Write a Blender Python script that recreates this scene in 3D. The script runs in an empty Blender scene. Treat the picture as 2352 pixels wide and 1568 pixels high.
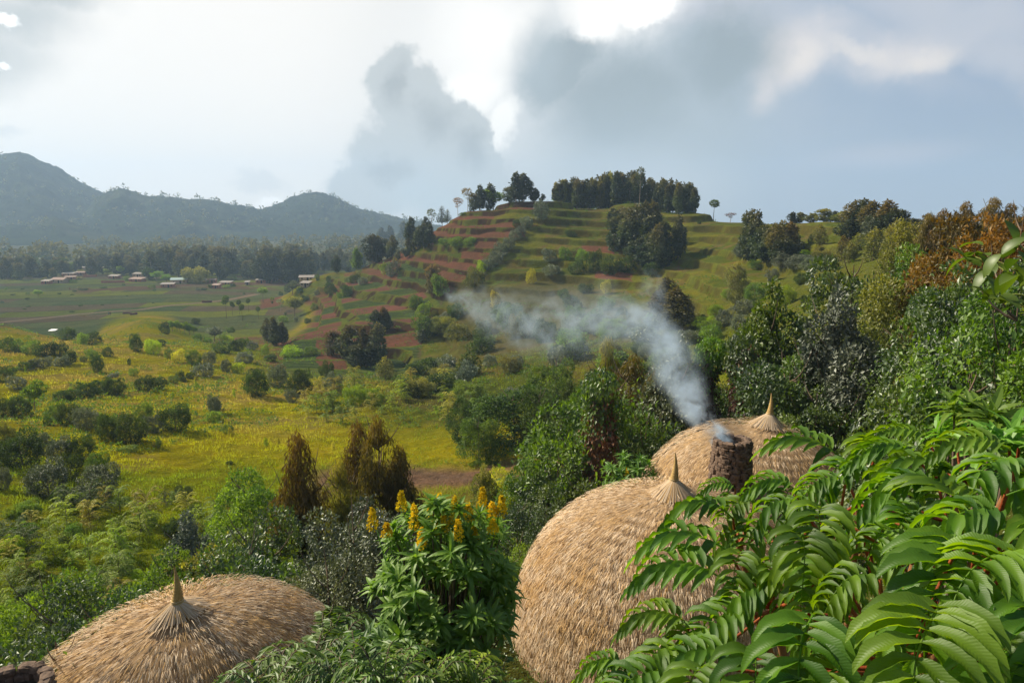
import bpy, math, random
import numpy as np
from math import radians as R
from mathutils import Vector, Matrix
random.seed(5); rng = np.random.default_rng(5)
SC = bpy.context.scene
COL = SC.collection
# ---------------------------------------------------------------- camera
CAM_H = 45.0
HAZE = 0.00023
SMOKE = 3.6
PITCH = R(10.27)
F = 1568.0                      # focal length in picture units (picture 2352 x 1568)
cd = bpy.data.cameras.new('camera'); cam = bpy.data.objects.new('camera', cd); COL.objects.link(cam)
cd.lens = 24.0; cd.sensor_width = 36.0; cd.clip_start = 0.05; cd.clip_end = 20000
cam.location = (0, 0, CAM_H); cam.rotation_euler = (math.pi/2 - PITCH, 0, 0)
SC.camera = cam
SC.view_settings.view_transform = 'Standard'; SC.view_settings.look = 'None'
SC.view_settings.exposure = 0.68; SC.view_settings.gamma = 1.0
cy = SC.cycles
SC.render.engine = 'CYCLES'
cy.max_bounces = 6; cy.diffuse_bounces = 3; cy.glossy_bounces = 2; cy.transmission_bounces = 4
cy.transparent_max_bounces = 8; cy.volume_bounces = 1
cy.use_denoising = True; cy.denoiser = 'OPENIMAGEDENOISE'; cy.use_adaptive_sampling = True; cy.adaptive_threshold = 0.015
cy.volume_step_rate = 2.0; cy.volume_max_steps = 256; cy.sample_clamp_indirect = 4.0
cy.caustics_reflective = False; cy.caustics_refractive = False

def pdir(px, py):               # direction seen at a picture point
    x = (px-1176)/F; y = (784-py)/F
    c, s = math.cos(PITCH), math.sin(PITCH)
    return np.array([x, c + y*s, -s + y*c])
def azel(px, py):
    d = pdir(px, py); d = d/np.linalg.norm(d)
    return math.atan2(d[0], d[1]), math.asin(d[2])

# ---------------------------------------------------------------- sun
SUN_AZ, SUN_EL = R(-66), R(40)  # azimuth from +Y towards +X
sd = bpy.data.lights.new('sun', 'SUN'); sun = bpy.data.objects.new('sun', sd); COL.objects.link(sun)
sd.energy = 5.0; sd.angle = R(1.2); sd.color = (1.0, 0.87, 0.64)
sdir = Vector((math.sin(SUN_AZ)*math.cos(SUN_EL), math.cos(SUN_AZ)*math.cos(SUN_EL), math.sin(SUN_EL)))
sun.rotation_euler = sdir.to_track_quat('Z', 'Y').to_euler()

# ---------------------------------------------------------------- node helper
class NT:
    def __init__(s, tree): s.t = tree; s.n = tree.nodes; s.l = tree.links
    def new(s, typ, **kw):
        nd = s.n.new(typ)
        for k, v in kw.items(): setattr(nd, k, v)
        return nd
    def link(s, a, b): s.l.new(a, b)
    def put(s, sock, v):
        if hasattr(v, 'is_linked') or hasattr(v, 'links'): s.l.new(v, sock)
        else: sock.default_value = v
    def math(s, op, a, b=None, c=None, clamp=False):
        nd = s.new('ShaderNodeMath', operation=op, use_clamp=clamp)
        for i, v in enumerate((a, b, c)):
            if v is not None: s.put(nd.inputs[i], v)
        return nd.outputs[0]
    def vmath(s, op, a, b=None, scale=None):
        nd = s.new('ShaderNodeVectorMath', operation=op)
        s.put(nd.inputs[0], a)
        if b is not None: s.put(nd.inputs[1], b)
        if scale is not None: s.put(nd.inputs[3], scale)
        return nd.outputs['Value'] if op in ('LENGTH', 'DOT_PRODUCT', 'DISTANCE') else nd.outputs[0]
    def mix(s, fac, a, b, mode='MIX'):
        nd = s.new('ShaderNodeMix', data_type='RGBA', blend_type=mode, clamp_factor=True)
        s.put(nd.inputs[0], fac); s.put(nd.inputs[6], a); s.put(nd.inputs[7], b)
        return nd.outputs[2]
    def rng(s, v, a, b, c=0.0, d=1.0, smooth=False):
        nd = s.new('ShaderNodeMapRange'); nd.interpolation_type = 'SMOOTHSTEP' if smooth else 'LINEAR'
        s.put(nd.inputs[0], v)
        for i, q in enumerate((a, b, c, d)): nd.inputs[i+1].default_value = q
        return nd.outputs[0]
    def noise(s, vec, scale, detail=4, rough=0.5, lac=2.0, color=False, dist=0.0):
        nd = s.new('ShaderNodeTexNoise'); nd.inputs['Scale'].default_value = scale; nd.inputs['Detail'].default_value = detail
        nd.inputs['Roughness'].default_value = rough; nd.inputs['Lacunarity'].default_value = lac; nd.inputs['Distortion'].default_value = dist
        if vec is not None: s.link(vec, nd.inputs['Vector'])
        return nd.outputs['Color' if color else 'Fac']
def c4(c): return (c[0], c[1], c[2], 1.0)

# ---------------------------------------------------------------- sky: Nishita air behind cloud banks set by direction
W = bpy.data.worlds.new('World'); SC.world = W; W.use_nodes = True
w = NT(W.node_tree); w.n.clear()
out = w.new('ShaderNodeOutputWorld'); bg = w.new('ShaderNodeBackground'); bg.inputs[1].default_value = 0.1
w.link(bg.outputs[0], out.inputs[0])
sky = w.new('ShaderNodeTexSky', sky_type='NISHITA'); sky.sun_disc = False; sky.sun_elevation = SUN_EL; sky.sun_rotation = SUN_AZ
sky.air_density = 1.0; sky.dust_density = 1.5
tc = w.new('ShaderNodeTexCoord'); D = tc.outputs['Generated']
sp = w.new('ShaderNodeSeparateXYZ'); w.link(D, sp.inputs[0])
az = w.math('ARCTAN2', sp.outputs[0], sp.outputs[1]); el = w.math('ARCSINE', sp.outputs[2])
cmb = w.new('ShaderNodeCombineXYZ'); w.link(az, cmb.inputs[0]); w.link(el, cmb.inputs[1])
UV = cmb.outputs[0]
def warp(scale, amt, det=6, rough=0.55):
    nz = w.noise(D, scale, det, rough, color=True)
    v = w.vmath('SUBTRACT', nz, (0.5, 0.5, 0.5)); return w.vmath('ADD', UV, w.vmath('SCALE', v, scale=amt))
UV1 = warp(3.2, 0.16, 8, 0.6); UV2 = warp(9.0, 0.07, 8, 0.62); UV0 = warp(1.6, 0.12, 2)
UV3 = warp(26.0, 0.030, 8, 0.65)
UV2 = w.vmath('ADD', UV2, w.vmath('SUBTRACT', UV3, UV))
UVm = w.vmath('ADD', UV1, w.vmath('SUBTRACT', UV2, UV))
def blob(uv, px, py, rx, ry, rot=0, soft=0.8):
    a, e = azel(px, py)
    v = w.vmath('SUBTRACT', uv, (a, e, 0))
    mp = w.new('ShaderNodeMapping', vector_type='TEXTURE'); w.link(v, mp.inputs[0])
    mp.inputs['Rotation'].default_value = (0, 0, R(rot)); mp.inputs['Scale'].default_value = (rx/F, ry/F, 1)
    return w.rng(w.vmath('LENGTH', mp.outputs[0]), 1.0, 1.0-soft, 0, 1, True)
K = 8.9
def kc(r, g, b): return (r*K, g*K, b*K, 1)
base = w.mix(w.rng(az, -0.35, 0.30, 0, 1, True), kc(.76, .73, .69), kc(.37, .42, .455))
base = w.mix(w.rng(az, 0.12, 0.62, 0, 1, True), base, kc(.215, .285, .40))
base = w.mix(0.05, base, w.mix(0.5, sky.outputs[0], kc(.4, .45, .5)))
big = w.noise(D, 2.2, 7, 0.6)
base = w.mix(w.math('MULTIPLY', w.rng(big, .48, .66, 0, .45, True), w.rng(az, 0.02, 0.35, 0, 1, True)), base, kc(.40, .42, .48))
def layer(uv, pts, col, op=1.0):
    global base
    m = None
    for p in pts:
        b = blob(uv, *p); m = b if m is None else w.math('MAXIMUM', m, b)
    base = w.mix(w.math('MULTIPLY', m, op), base, kc(*col))
layer(UV0, [(2352, 520, 900, 330, 0, .9)], (.36, .42, .49), .7)
layer(UV1, [(1950, 120, 330, 70, -25, .9), (2200, 60, 330, 90, -20, .9), (2330, 150, 200, 60, -30, .9), (1650, 20, 260, 50, 0, .9)], (.42, .44, .49), .85)
layer(UV1, [(1840, 140, 120, 75, 15, .7), (1780, 190, 50, 60, 30, .9), (2110, 150, 110, 60, 10, .9)], (.55, .53, .535), 1.0)
layer(UV2, [(1850, 130, 75, 45, 25, .9), (1955, 108, 95, 26, -25, .9), (2130, 135, 80, 30, 10, .9)], (.72, .66, .60), .5)
layer(UV0, [(2030, 345, 200, 36, 5, .95)], (.43, .44, .50), .6)
# bright gap at the top and the white glow between the banks
layer(UV1, [(1400, 10, 210, 110, 0, .8), (1100, 90, 260, 190, 0, .9)], (.80, .78, .75))
# large grey bank right of centre
layer(UVm, [(1300, 170, 140, 90, 40, .6), (1430, 230, 230, 130, 25, .7), (1680, 120, 190, 110, 0, .8)], (.235, .28, .305), .88)
layer(UV1, [(1500, 330, 360, 170, 15, .95), (1230, 150, 90, 110, 0, .8)], (.32, .37, .40), .8)
layer(UV2, [(1480, 12, 80, 50, 10, .35), (1372, 55, 62, 50, 0, .8)], (.92, .90, .87))
layer(UV0, [(1230, 470, 480, 110, 0, .95), (1500, 420, 260, 120, 0, .95)], (.43, .47, .50), .9)
# bright gap beside the tall cloud
layer(UV2, [(1095, 215, 95, 75, -10, .7), (1150, 300, 42, 90, -32, .6)], (.86, .84, .80), .9)
# tall central cloud
TALL = [(910, 175, 62, 70, 10, .35), (960, 240, 95, 100, 0, .3), (1035, 300, 85, 80, 0, .22), (950, 350, 150, 110, 0, .3), (1080, 350, 85, 62, -25, .22), (840, 400, 100, 75, 0, .3), (780, 425, 70, 32, 0, .4), (1120, 420, 130, 90, 0, .7)]
layer(UVm, TALL, (.42, .445, .45), .97)
layer(UV1, [(1010, 440, 230, 100, 0, .9), (1100, 500, 350, 60, 0, .9)], (.42, .49, .53), .8)
layer(UVm, [(925, 200, 40, 70, 0, .9), (1000, 270, 70, 60, 0, .9), (1070, 320, 60, 40, -30, .9), (900, 360, 80, 40, 0, .9)], (.29, .31, .32), .8)
layer(UVm, [(625, 412, 62, 34, 10, .6)], (.60, .60, .59), .8)
layer(UVm, [(650, 462, 80, 16, 10, .8)], (.92, .90, .87), .8)
# dark wisps upper left
layer(UV1, [(60, 50, 170, 90, 0, .95), (-80, 120, 200, 120, 0, .9), (150, 25, 140, 40, -10, .9)], (.38, .41, .42), .85)
layer(UV2, [(12, 48, 38, 14, -15, .5), (5, 155, 16, 10, 0, .6)], (.92, .92, .90), .9)
layer(UV1, [(10, 330, 70, 14, 0, .9)], (.60, .61, .61), .8)
# unseen sky overhead and behind the viewer, dimmed to deepen the shadows
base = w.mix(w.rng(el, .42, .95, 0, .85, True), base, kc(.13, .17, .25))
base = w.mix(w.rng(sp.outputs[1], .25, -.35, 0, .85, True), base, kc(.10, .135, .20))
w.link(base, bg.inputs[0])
try: W.cycles.sampling_method = 'MANUAL'; W.cycles.sample_map_resolution = 512
except Exception: pass

# ---------------------------------------------------------------- numpy noise
def _h(ix, iy, seed):
    n = (ix.astype(np.int64)*374761393 + iy.astype(np.int64)*668265263 + seed*1442695041) & 0xFFFFFFFF
    n = ((n ^ (n >> 13))*1274126177) & 0xFFFFFFFF
    return ((n ^ (n >> 16)) & 0xFFFF)/65535.0
def vnoise(x, y, seed=0):
    ix = np.floor(x); iy = np.floor(y); fx = x-ix; fy = y-iy
    fx = fx*fx*(3-2*fx); fy = fy*fy*(3-2*fy)
    a = _h(ix, iy, seed); b = _h(ix+1, iy, seed); c = _h(ix, iy+1, seed); d = _h(ix+1, iy+1, seed)
    return (a*(1-fx)+b*fx)*(1-fy) + (c*(1-fx)+d*fx)*fy
def fbm(x, y, oct=4, seed=0, g=0.5):
    s = np.zeros_like(x, dtype=float); a = 1.0; t = 0
    for o in range(oct):
        s += a*vnoise(x*2**o+17.3*o, y*2**o-9.1*o, seed+o); t += a; a *= g
    return s/t
def sstep(x, a, b):
    t = np.clip((x-a)/(b-a), 0, 1); return t*t*(3-2*t)

# ---------------------------------------------------------------- terrain height from surveyed points (picture column, row, ground distance)
SURV = []
def zb(r): return np.interp(np.log(r), np.log([1, 4, 9, 16, 25, 50, 100, 200, 300, 400]), [43.4, 41.5, 37.5, 33, 30, 23, 15, 7, 2, 0])
def sv(px, py, r):
    d = pdir(px, py); k = r/math.hypot(d[0], d[1]); SURV.append((math.atan2(d[0], d[1]), math.log(r), (CAM_H + d[2]*k - zb(r))/r))
def svz(px, r, z):
    SURV.append((math.atan((px-1176)/F), math.log(r), (z-zb(r))/r))
for px in (-900, -500, -150, 150, 450):
    for r in (285, 310, 350, 400, 480, 560, 700, 900, 1300, 2000): svz(px, r, 0)
for px in (700, 850):
    for r in (430, 560, 700, 900, 1300, 2000): svz(px, r, 0)
for px in (1000, 1300, 1600, 2000, 2500, 3200):
    for r in (900, 1300, 2000): svz(px, r, 0)
for px, r, z in ((560, 285, .5), (560, 310, 0), (560, 350, 0), (640, 260, 1.5), (640, 300, 0.5), (640, 350, 0), (700, 290, 2.5), (700, 340, 2.0), (640, 400, 1)): svz(px, r, z)
# meadow
for px, l in ((-700, ((800, 205), (900, 130), (1000, 90), (1100, 66), (1250, 48), (1400, 37), (1568, 28))),
              (0,    ((752, 262), (800, 200), (900, 130), (1000, 90), (1100, 66), (1250, 48), (1400, 37), (1568, 28))),
              (330,  ((738, 280), (800, 200), (900, 130), (1000, 90), (1100, 66), (1250, 48), (1400, 37), (1568, 28))),
              (650,  ((790, 220), (850, 165), (930, 120), (1000, 90), (1100, 64), (1250, 46), (1400, 35), (1568, 27))),
              (900,  ((830, 190), (870, 150), (930, 115), (1000, 88), (1060, 70), (1120, 58), (1250, 42), (1400, 32)))):
    for py, r in l: sv(px, py, r)
# terraced hill
for p in ((700, 645, 400), (680, 780, 222), (760, 625, 385), (800, 690, 285), (800, 760, 225), (860, 600, 365), (870, 640, 320), (900, 700, 260), (900, 790, 205),
          (960, 545, 335), (960, 640, 285), (960, 720, 240), (1000, 800, 190),
          (1060, 492, 312), (1060, 560, 280), (1060, 640, 255), (1080, 720, 218), (1100, 790, 180),
          (1180, 464, 304), (1180, 540, 270), (1180, 630, 240), (1180, 720, 205), (1180, 790, 168),
          (1280, 461, 300), (1280, 530, 268), (1280, 600, 245), (1280, 680, 215), (1280, 760, 175), (1250, 850, 130), (1250, 930, 98), (1250, 1030, 70), (1250, 1100, 58),
          (1450, 463, 296), (1450, 530, 262), (1450, 610, 232), (1450, 690, 195), (1450, 770, 150), (1450, 850, 115),
          (1590, 486, 285), (1590, 560, 245), (1590, 650, 200), (1590, 740, 155), (1590, 820, 112),
          (1690, 508, 255), (1690, 570, 218), (1690, 660, 172), (1690, 760, 125), (1690, 850, 85)): sv(*p)
for px, r, z in ((860, 480, 6), (960, 450, 9), (1060, 400, 26), (1180, 390, 34), (1280, 380, 36), (1450, 375, 36), (1590, 370, 33), (1690, 340, 33), (1060, 520, 5), (1280, 560, 6), (1590, 560, 6), (1850, 500, 8), (2100, 480, 14)): svz(px, r, z)
# right hills
for p in ((1780, 528, 225), (1780, 600, 180), (1780, 680, 140), (1780, 780, 95), (1780, 880, 62),
          (1880, 512, 225), (1880, 570, 185), (1880, 640, 140), (1880, 720, 100), (1880, 820, 66), (1880, 920, 45),
          (2000, 515, 205), (2000, 580, 160), (2000, 650, 120), (2000, 740, 82), (2000, 840, 55), (2000, 950, 37),
          (2130, 520, 175), (2130, 590, 125), (2130, 670, 85), (2130, 780, 55), (2130, 900, 36), (2130, 1000, 25),
          (2260, 540, 140), (2260, 590, 90), (2260, 660, 60), (2260, 800, 36), (2260, 950, 22),
          (2400, 540, 110), (2400, 620, 65), (2400, 730, 38), (2400, 850, 24), (2400, 1000, 14),
          (2800, 520, 110), (2800, 640, 50), (2800, 750, 24), (2800, 950, 12)): sv(*p)
for px, r, z in ((1880, 330, 28), (2130, 280, 34), (2400, 220, 42), (2800, 220, 40), (3600, 120, 46), (3600, 400, 36)): svz(px, r, z)
# bench that carries the huts, and the bank the camera stands on
for px, r, z in ((100, 22, 29.2), (100, 17, 30.8), (450, 24, 29.0), (450, 18, 30.8), (700, 24, 30.0), (1000, 30, 28.6), (1000, 22, 31.0), (-500, 22, 30), (-500, 14, 33),
                 (1300, 45, 24.8), (1300, 33, 28.0), (1300, 25, 30.0), (1550, 65, 25), (1550, 42, 28.0), (1550, 28, 30.2), (1550, 20, 31.0), (1750, 35, 29.8), (1750, 26, 30.5), (2000, 26, 32.5),
                 (200, 12, 33.5), (700, 16, 32.3), (1176, 16, 32.5), (1700, 16, 33.0), (2200, 15, 36.0),
                 (-300, 7, 38.5), (500, 9, 36.5), (1176, 9, 36.8), (1800, 9, 38.3), (2600, 8, 40.5),
                 (-300, 3, 42.3), (700, 4, 41.2), (1500, 4, 41.5), (2300, 4, 42.6), (400, 1.5, 43.2), (1900, 1.5, 43.4), (3300, 14, 43), (3300, 40, 44)): svz(px, r, z)
S = np.array(SURV); KA = 3.0
def _phi(a, lr):
    return np.sqrt(((a[:, None]-S[None, :, 0])*KA)**2 + (lr[:, None]-S[None, :, 1])**2 + 0.0025)
_A = _phi(S[:, 0], S[:, 1]); _A[np.diag_indices(len(S))] += 0.0
_n = len(S); _M = np.zeros((_n+1, _n+1)); _M[:_n, :_n] = _A; _M[:_n, _n] = 1; _M[_n, :_n] = 1
_M[:_n, :_n] += -0.004*np.eye(_n)
_wt = np.linalg.solve(_M, np.append(S[:, 2], 0.0))
def base_z(x, y):
    x = np.atleast_1d(np.asarray(x, float)); y = np.atleast_1d(np.asarray(y, float))
    a = np.clip(np.arctan2(x, y), -1.15, 1.15); r = np.maximum(np.hypot(x, y), 1.2); lr = np.log(r); o = np.empty(len(a))
    for i in range(0, len(a), 40000):
        o[i:i+40000] = _phi(a[i:i+40000], lr[i:i+40000]) @ _wt[:-1] + _wt[-1]
    z = o*r + zb(r)
    return z*(1-sstep(r, 900, 1300))
def terr_mask(x, y, z):
    a = np.arctan2(x, y); r = np.hypot(x, y)
    m = sstep(r, 140, 175)*sstep(z, 1.5, 5)*sstep(a, math.atan((560-1176)/F), math.atan((640-1176)/F))
    edge = 140 + 0*a
    return m*(1-sstep(r, 330, 420))
STEP = 3.6
def height(x, y, full=False):
    z = base_z(x, y); x = np.atleast_1d(x); y = np.atleast_1d(y); r = np.hypot(x, y)
    z = z + (fbm(x/28, y/28, 3, 3)-.5)*np.clip(r/60, 0, 1)*2.6*sstep(z, 2, 9)*(1-sstep(r, 290, 330)) 
    m = terr_mask(x, y, z)
    q = z/STEP + 1.5*(fbm(x/70, y/70, 3, 9)-.5) + 0.22*(fbm(x/7, y/7, 3, 19)-.5)
    fl = np.floor(q); fr = q-fl
    zt = z + STEP*(fl + sstep(fr, 0.80, 0.97)*0.60 + fr*0.40 - q)*(0.45+.75*sstep(fbm(x/24, y/24, 2, 23), .3, .6))
    z2 = z*(1-m) + zt*m
    micro = (fbm(x/2.2, y/2.2, 4, 31, .6)-.5)*0.75*(1-sstep(r, 200, 285)*0.7)*sstep(r, 3, 12)*(1-m*.55)
    micro *= 1 - 0.75*sstep(-z2, -3, -0.5)*sstep(r, 230, 280)
    z2 = z2+micro
    return (z2, m, fr, fl) if full else z2
def hz(x, y): return float(height(np.array([x]), np.array([y]))[0])
# ---------------------------------------------------------------- mesh helpers
def mesh_np(name, V, faces, mat=None, col=None, smooth=False, parent=None, link=True, uvv=None):
    """faces: (n,k) int array, all the same size, or list of such arrays"""
    me = bpy.data.meshes.new(name)
    if isinstance(faces, np.ndarray): faces = [faces]
    V = np.asarray(V, np.float32)
    me.vertices.add(len(V)); me.vertices.foreach_set('co', V.ravel())
    lt = np.concatenate([f.shape[1]*np.ones(len(f), np.int32) for f in faces]); li = np.concatenate([f.ravel() for f in faces]).astype(np.int32)
    me.loops.add(len(li)); me.loops.foreach_set('vertex_index', li)
    me.polygons.add(len(lt)); me.polygons.foreach_set('loop_start', np.concatenate([[0], np.cumsum(lt)[:-1]]).astype(np.int32)); me.polygons.foreach_set('loop_total', lt)
    me.polygons.foreach_set('use_smooth', np.full(len(lt), smooth))
    me.update(calc_edges=True)
    if col is not None:
        at = me.color_attributes.new('Col', 'FLOAT_COLOR', 'POINT'); c = np.ones((len(V), 4), np.float32); c[:, :col.shape[1]] = col; at.data.foreach_set('color', c.ravel())
    if mat is not None: me.materials.append(mat)
    o = bpy.data.objects.new(name, me)
    if parent is not None: o.parent = parent
    if link: COL.objects.link(o)
    return o
def tag(o, label=None, cat=None, group=None, kind=None):
    if label: o['label'] = label
    if cat: o['category'] = cat
    if group: o['group'] = group
    if kind: o['kind'] = kind
    return o

# ---------------------------------------------------------------- the ground sheet
def M_(name):
    m = bpy.data.materials.new(name); m.use_nodes = True; t = NT(m.node_tree); t.n.clear()
    o = t.new('ShaderNodeOutputMaterial'); return m, t, o
gm, t, o = M_('ground_cover')
at = t.new('ShaderNodeAttribute', attribute_name='Col'); geo = t.new('ShaderNodeNewGeometry'); P_ = geo.outputs['Position']
n1 = t.noise(P_, 0.9, 6, 0.65); n2 = t.noise(P_, 5.0, 4, 0.6); n3 = t.noise(P_, 0.16, 4, .6)
c = at.outputs['Color']
c = t.mix(t.rng(n1, .35, .7, 0.0, .62), c, t.mix(1.0, c, (.46, .52, .42, 1), 'MULTIPLY'))
c = t.mix(t.rng(n3, .45, .65, 0.0, .5), c, t.mix(1.0, c, (1.35, 1.1, .9, 1), 'MULTIPLY'))
c = t.mix(t.rng(n2, .4, .7, 0, .6), c, t.mix(1.0, c, (.5, .5, .5, 1), 'MULTIPLY'))
df = t.new('ShaderNodeBsdfDiffuse'); t.link(c, df.inputs[0]); df.inputs[1].default_value = 1.0
bp = t.new('ShaderNodeBump'); bp.inputs['Strength'].default_value = 0.9; bp.inputs['Distance'].default_value = 0.5
t.link(t.math('ADD', n1, t.math('MULTIPLY', n2, .5)), bp.inputs['Height']); t.link(bp.outputs[0], df.inputs['Normal'])
t.link(df.outputs[0], o.inputs[0])

azs = np.concatenate([np.linspace(-math.pi, -0.95, 50)[:-1], np.linspace(-0.95, -0.70, 60)[:-1], np.linspace(-0.70, 0.72, 950), np.linspace(0.72, 1.0, 60)[1:], np.linspace(1.0, math.pi, 50)[1:]])
rs = np.concatenate([np.geomspace(1.0, 60, 240)[:-1], np.geomspace(60, 165, 220)[:-1], np.linspace(165, 400, 520)[:-1], np.linspace(400, 600, 160)[:-1], np.geomspace(600, 3300, 60)])
A, RR = np.meshgrid(azs, rs); X = (RR*np.sin(A)).ravel(); Y = (RR*np.cos(A)).ravel()
Z, TM, FR, FL = height(X, Y, True)
def pxof(X, Y): return 1176 + F*X/np.maximum(Y, .1)          # rough picture column of a far ground point
PX = pxof(X, Y); Rr = np.hypot(X, Y); Aa = np.arctan2(X, Y)
def mixc(a, b, m): return a*(1-m[:, None]) + b*m[:, None]
def C3(r, g, b): return np.array([[r, g, b]])
nA = fbm(X/16, Y/16, 4, 101); nB = fbm(X/5, Y/5, 4, 202); nC = fbm(X/42, Y/42, 3, 303)
col = np.repeat(C3(.40, .355, .012), len(X), 0)                    # yellow green meadow
col = mixc(col, C3(.50, .36, .075), sstep(nA*0.55+nB*.45, .50, .60)*.75*sstep(Rr, 55, 130)) # dry tan grass
col = mixc(col, C3(.20, .27, .015), sstep(nC, .45, .6)*.6)
col = mixc(col, C3(.38, .29, .08), sstep(fbm(X/9, Y/9, 3, 77), .60, .68)*.6)
# darker green on the lower slope near the huts
col = mixc(col, C3(.14, .18, .014), (1-sstep(Rr, 34, 58))*.7)
# green valley floor right of the meadow
vr = sstep(PX, 640, 1000)*(1-sstep(Rr, 185, 230))
col = mixc(col, C3(.085, .115, .022), vr*.9*sstep(Rr, 74, 105)); col = mixc(col, C3(.17, .13, .04), vr*sstep(nA, .48, .6)*.6)
# bare trodden band below the meadow
bl = np.exp(-((Rr-(63+0.004*(PX-900)+3*(nA-.5)))/5.5)**2)*sstep(PX, 640, 760)*(1-sstep(PX, 1330, 1420))
col = mixc(col, C3(.24, .15, .10), np.clip(bl*1.3, 0, 1)*sstep(nB, .2, .42)); 
# plain: patchwork of fields
pl = (1-sstep(Z, .9, 2.2))*sstep(Rr, 262, 285)*(1-sstep(Rr, 700, 900)); pl = np.maximum(pl, sstep(Rr, 700, 900)*(1-sstep(Z, 3, 6)))
th = R(14); U = X*math.cos(th)+Y*math.sin(th)+9*(fbm(X/80, Y/80, 2, 7)-.5); Vv = -X*math.sin(th)+Y*math.cos(th)+9*(fbm(X/70, Y/70, 2, 8)-.5)
row = np.floor(Vv/21); cellw = 36+46*_h(row, row*0, 5); cc = np.floor(U/cellw+7*_h(row, row*0, 6)); kind = _h(cc, row, 11)
fc = np.repeat(C3(.19, .22, .085), len(X), 0)
fc = mixc(fc, C3(.24, .28, .06), ((kind > .35) & (kind < .6)).astype(float)); fc = mixc(fc, C3(.24, .19, .11), ((kind > .6) & (kind < .78)).astype(float))
fc = mixc(fc, C3(.15, .20, .08), (kind > .9).astype(float)); fc = mixc(fc, C3(.30, .33, .06), (kind < .12).astype(float))
rows = .5+.5*np.sin(Vv*2*math.pi/3.0 + kind*5 + U*0.03); fc = fc*(1-.35*sstep(rows, .35, .8)[:, None]*C3(1, .9, .8))
bd = np.minimum(np.abs(Vv/21-np.round(Vv/21))*21, 5.); fc = mixc(fc, C3(.10, .10, .04), (1-sstep(bd, .5, 1.3))*.6*sstep(fbm(X/12, Y/12, 2, 88), .35, .5))
fc = fc*(0.8+.4*fbm(X/7, Y/7, 3, 9))[:, None]
fc = mixc(fc, C3(.17, .16, .09), sstep(Rr, 620, 800)*.7)
# ploughed field at the left edge, soil between the houses, small red plots at the hill foot
pf = (1-sstep(PX, 140, 165))*sstep(Rr, 268+0.05*(PX+100), 272+0.05*(PX+100))*(1-sstep(Rr, 318-0.18*PX, 322-0.18*PX))
fc = mixc(fc, C3(.15, .07, .048), pf)
vs = sstep(Rr, 470, 500)*(1-sstep(Rr, 540, 560))*sstep(PX, 130, 200)*(1-sstep(PX, 660, 720))*sstep(fbm(X/14, Y/14, 3, 62), .46, .54)
fc = mixc(fc, C3(.22, .12, .085), vs*.85)
rp = (sstep(PX, 590, 600)*(1-sstep(PX, 660, 670)))*sstep(Rr, 365, 368)*(1-sstep(Rr, 415, 418)); fc = mixc(fc, C3(.27, .11, .075), rp*.85)
rp = (sstep(PX, 455, 465)*(1-sstep(PX, 600, 612)))*sstep(Rr, 236, 240)*(1-sstep(Rr, 268, 272)); 
col = mixc(col, fc, pl); col = mixc(col, C3(.25, .13, .095), rp*.85)
# terraces
hilln = fbm(X/30, Y/30, 3, 41)
grass = np.repeat(C3(.12, .15, .025), len(X), 0); grass = mixc(grass, C3(.24, .235, .03), sstep(nA, .42, .58)*.8); grass = mixc(grass, C3(.20, .13, .06), sstep(nB, .52, .64)*.6)
cx_ = np.floor(PX/85 + 3*_h(FL, FL*0, 3) + .5*(nA-.5)); pk = _h(cx_, FL, 21)
left = 1-sstep(PX - (1240-(48.7-Z)*6.65), -14, 14)       # left of the shrub hedge that runs up the slope
soilp = np.where(left > .5, (pk < .80), (pk < .08)&(PX < 1560)).astype(float)*(Z > 2.0)
croprow = .5+.5*np.sin(Y*2*math.pi/3.2)
tread = mixc(grass, C3(.255, .108, .075), soilp*(.80+.2*nB))
gc = np.repeat(C3(.12, .17, .06), len(X), 0)*(1-.4*croprow[:, None]); tread = mixc(tread, gc, (pk > .86).astype(float)*(Z < 26)*left)
gl_ = np.minimum(np.abs(U/31-np.round(U/31))*31, np.abs(Vv/17-np.round(Vv/17))*17); lp = left*(1-sstep(Z, 15, 20)); kd2 = _h(np.round(U/31-.5), np.round(Vv/17-.5), 77)
tread = mixc(tread, gc, lp*(kd2 < .34)); tread = mixc(tread, C3(.27, .12, .085), lp*((kd2 > .34) & (kd2 < .62))); tread = mixc(tread, C3(.17, .21, .035), lp*(1-sstep(gl_, .7, 1.5)))
rise = sstep(FR, .77, .82)*(1-sstep(FR, .97, 1.0)); rc = mixc(np.repeat(C3(.17, .19, .03), len(X), 0), C3(.085, .045, .028), sstep(fbm(X/4, Y/4, 3, 909), .36, .52)*(.5+.45*left))
tc_ = mixc(tread, rc, rise*.95); tc_ = mixc(tc_, C3(.22, .26, .04), sstep(FR, .93, 1.0)*.7)   # grassy lip on each terrace
tc_ = tc_*(0.82+.36*nB)[:, None]
# scrub on the lower hill front
low = sstep(PX, 960, 1100)*(1-sstep(Z-22-10*(nC-.5), -2, 3))*(1-sstep(PX, 1560, 1640))*(1-left); tc_ = mixc(tc_, C3(.14, .125, .04), low*.85)
col = mixc(col, tc_, TM)
rs_ = sstep(PX, 1560, 1700)*(1-sstep(Rr, 150, 200)); col = mixc(col, C3(.13, .15, .025), rs_*.7)
col = mixc(col, C3(.055, .07, .02), (1-sstep(Rr, 26, 36))*.85)
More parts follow.
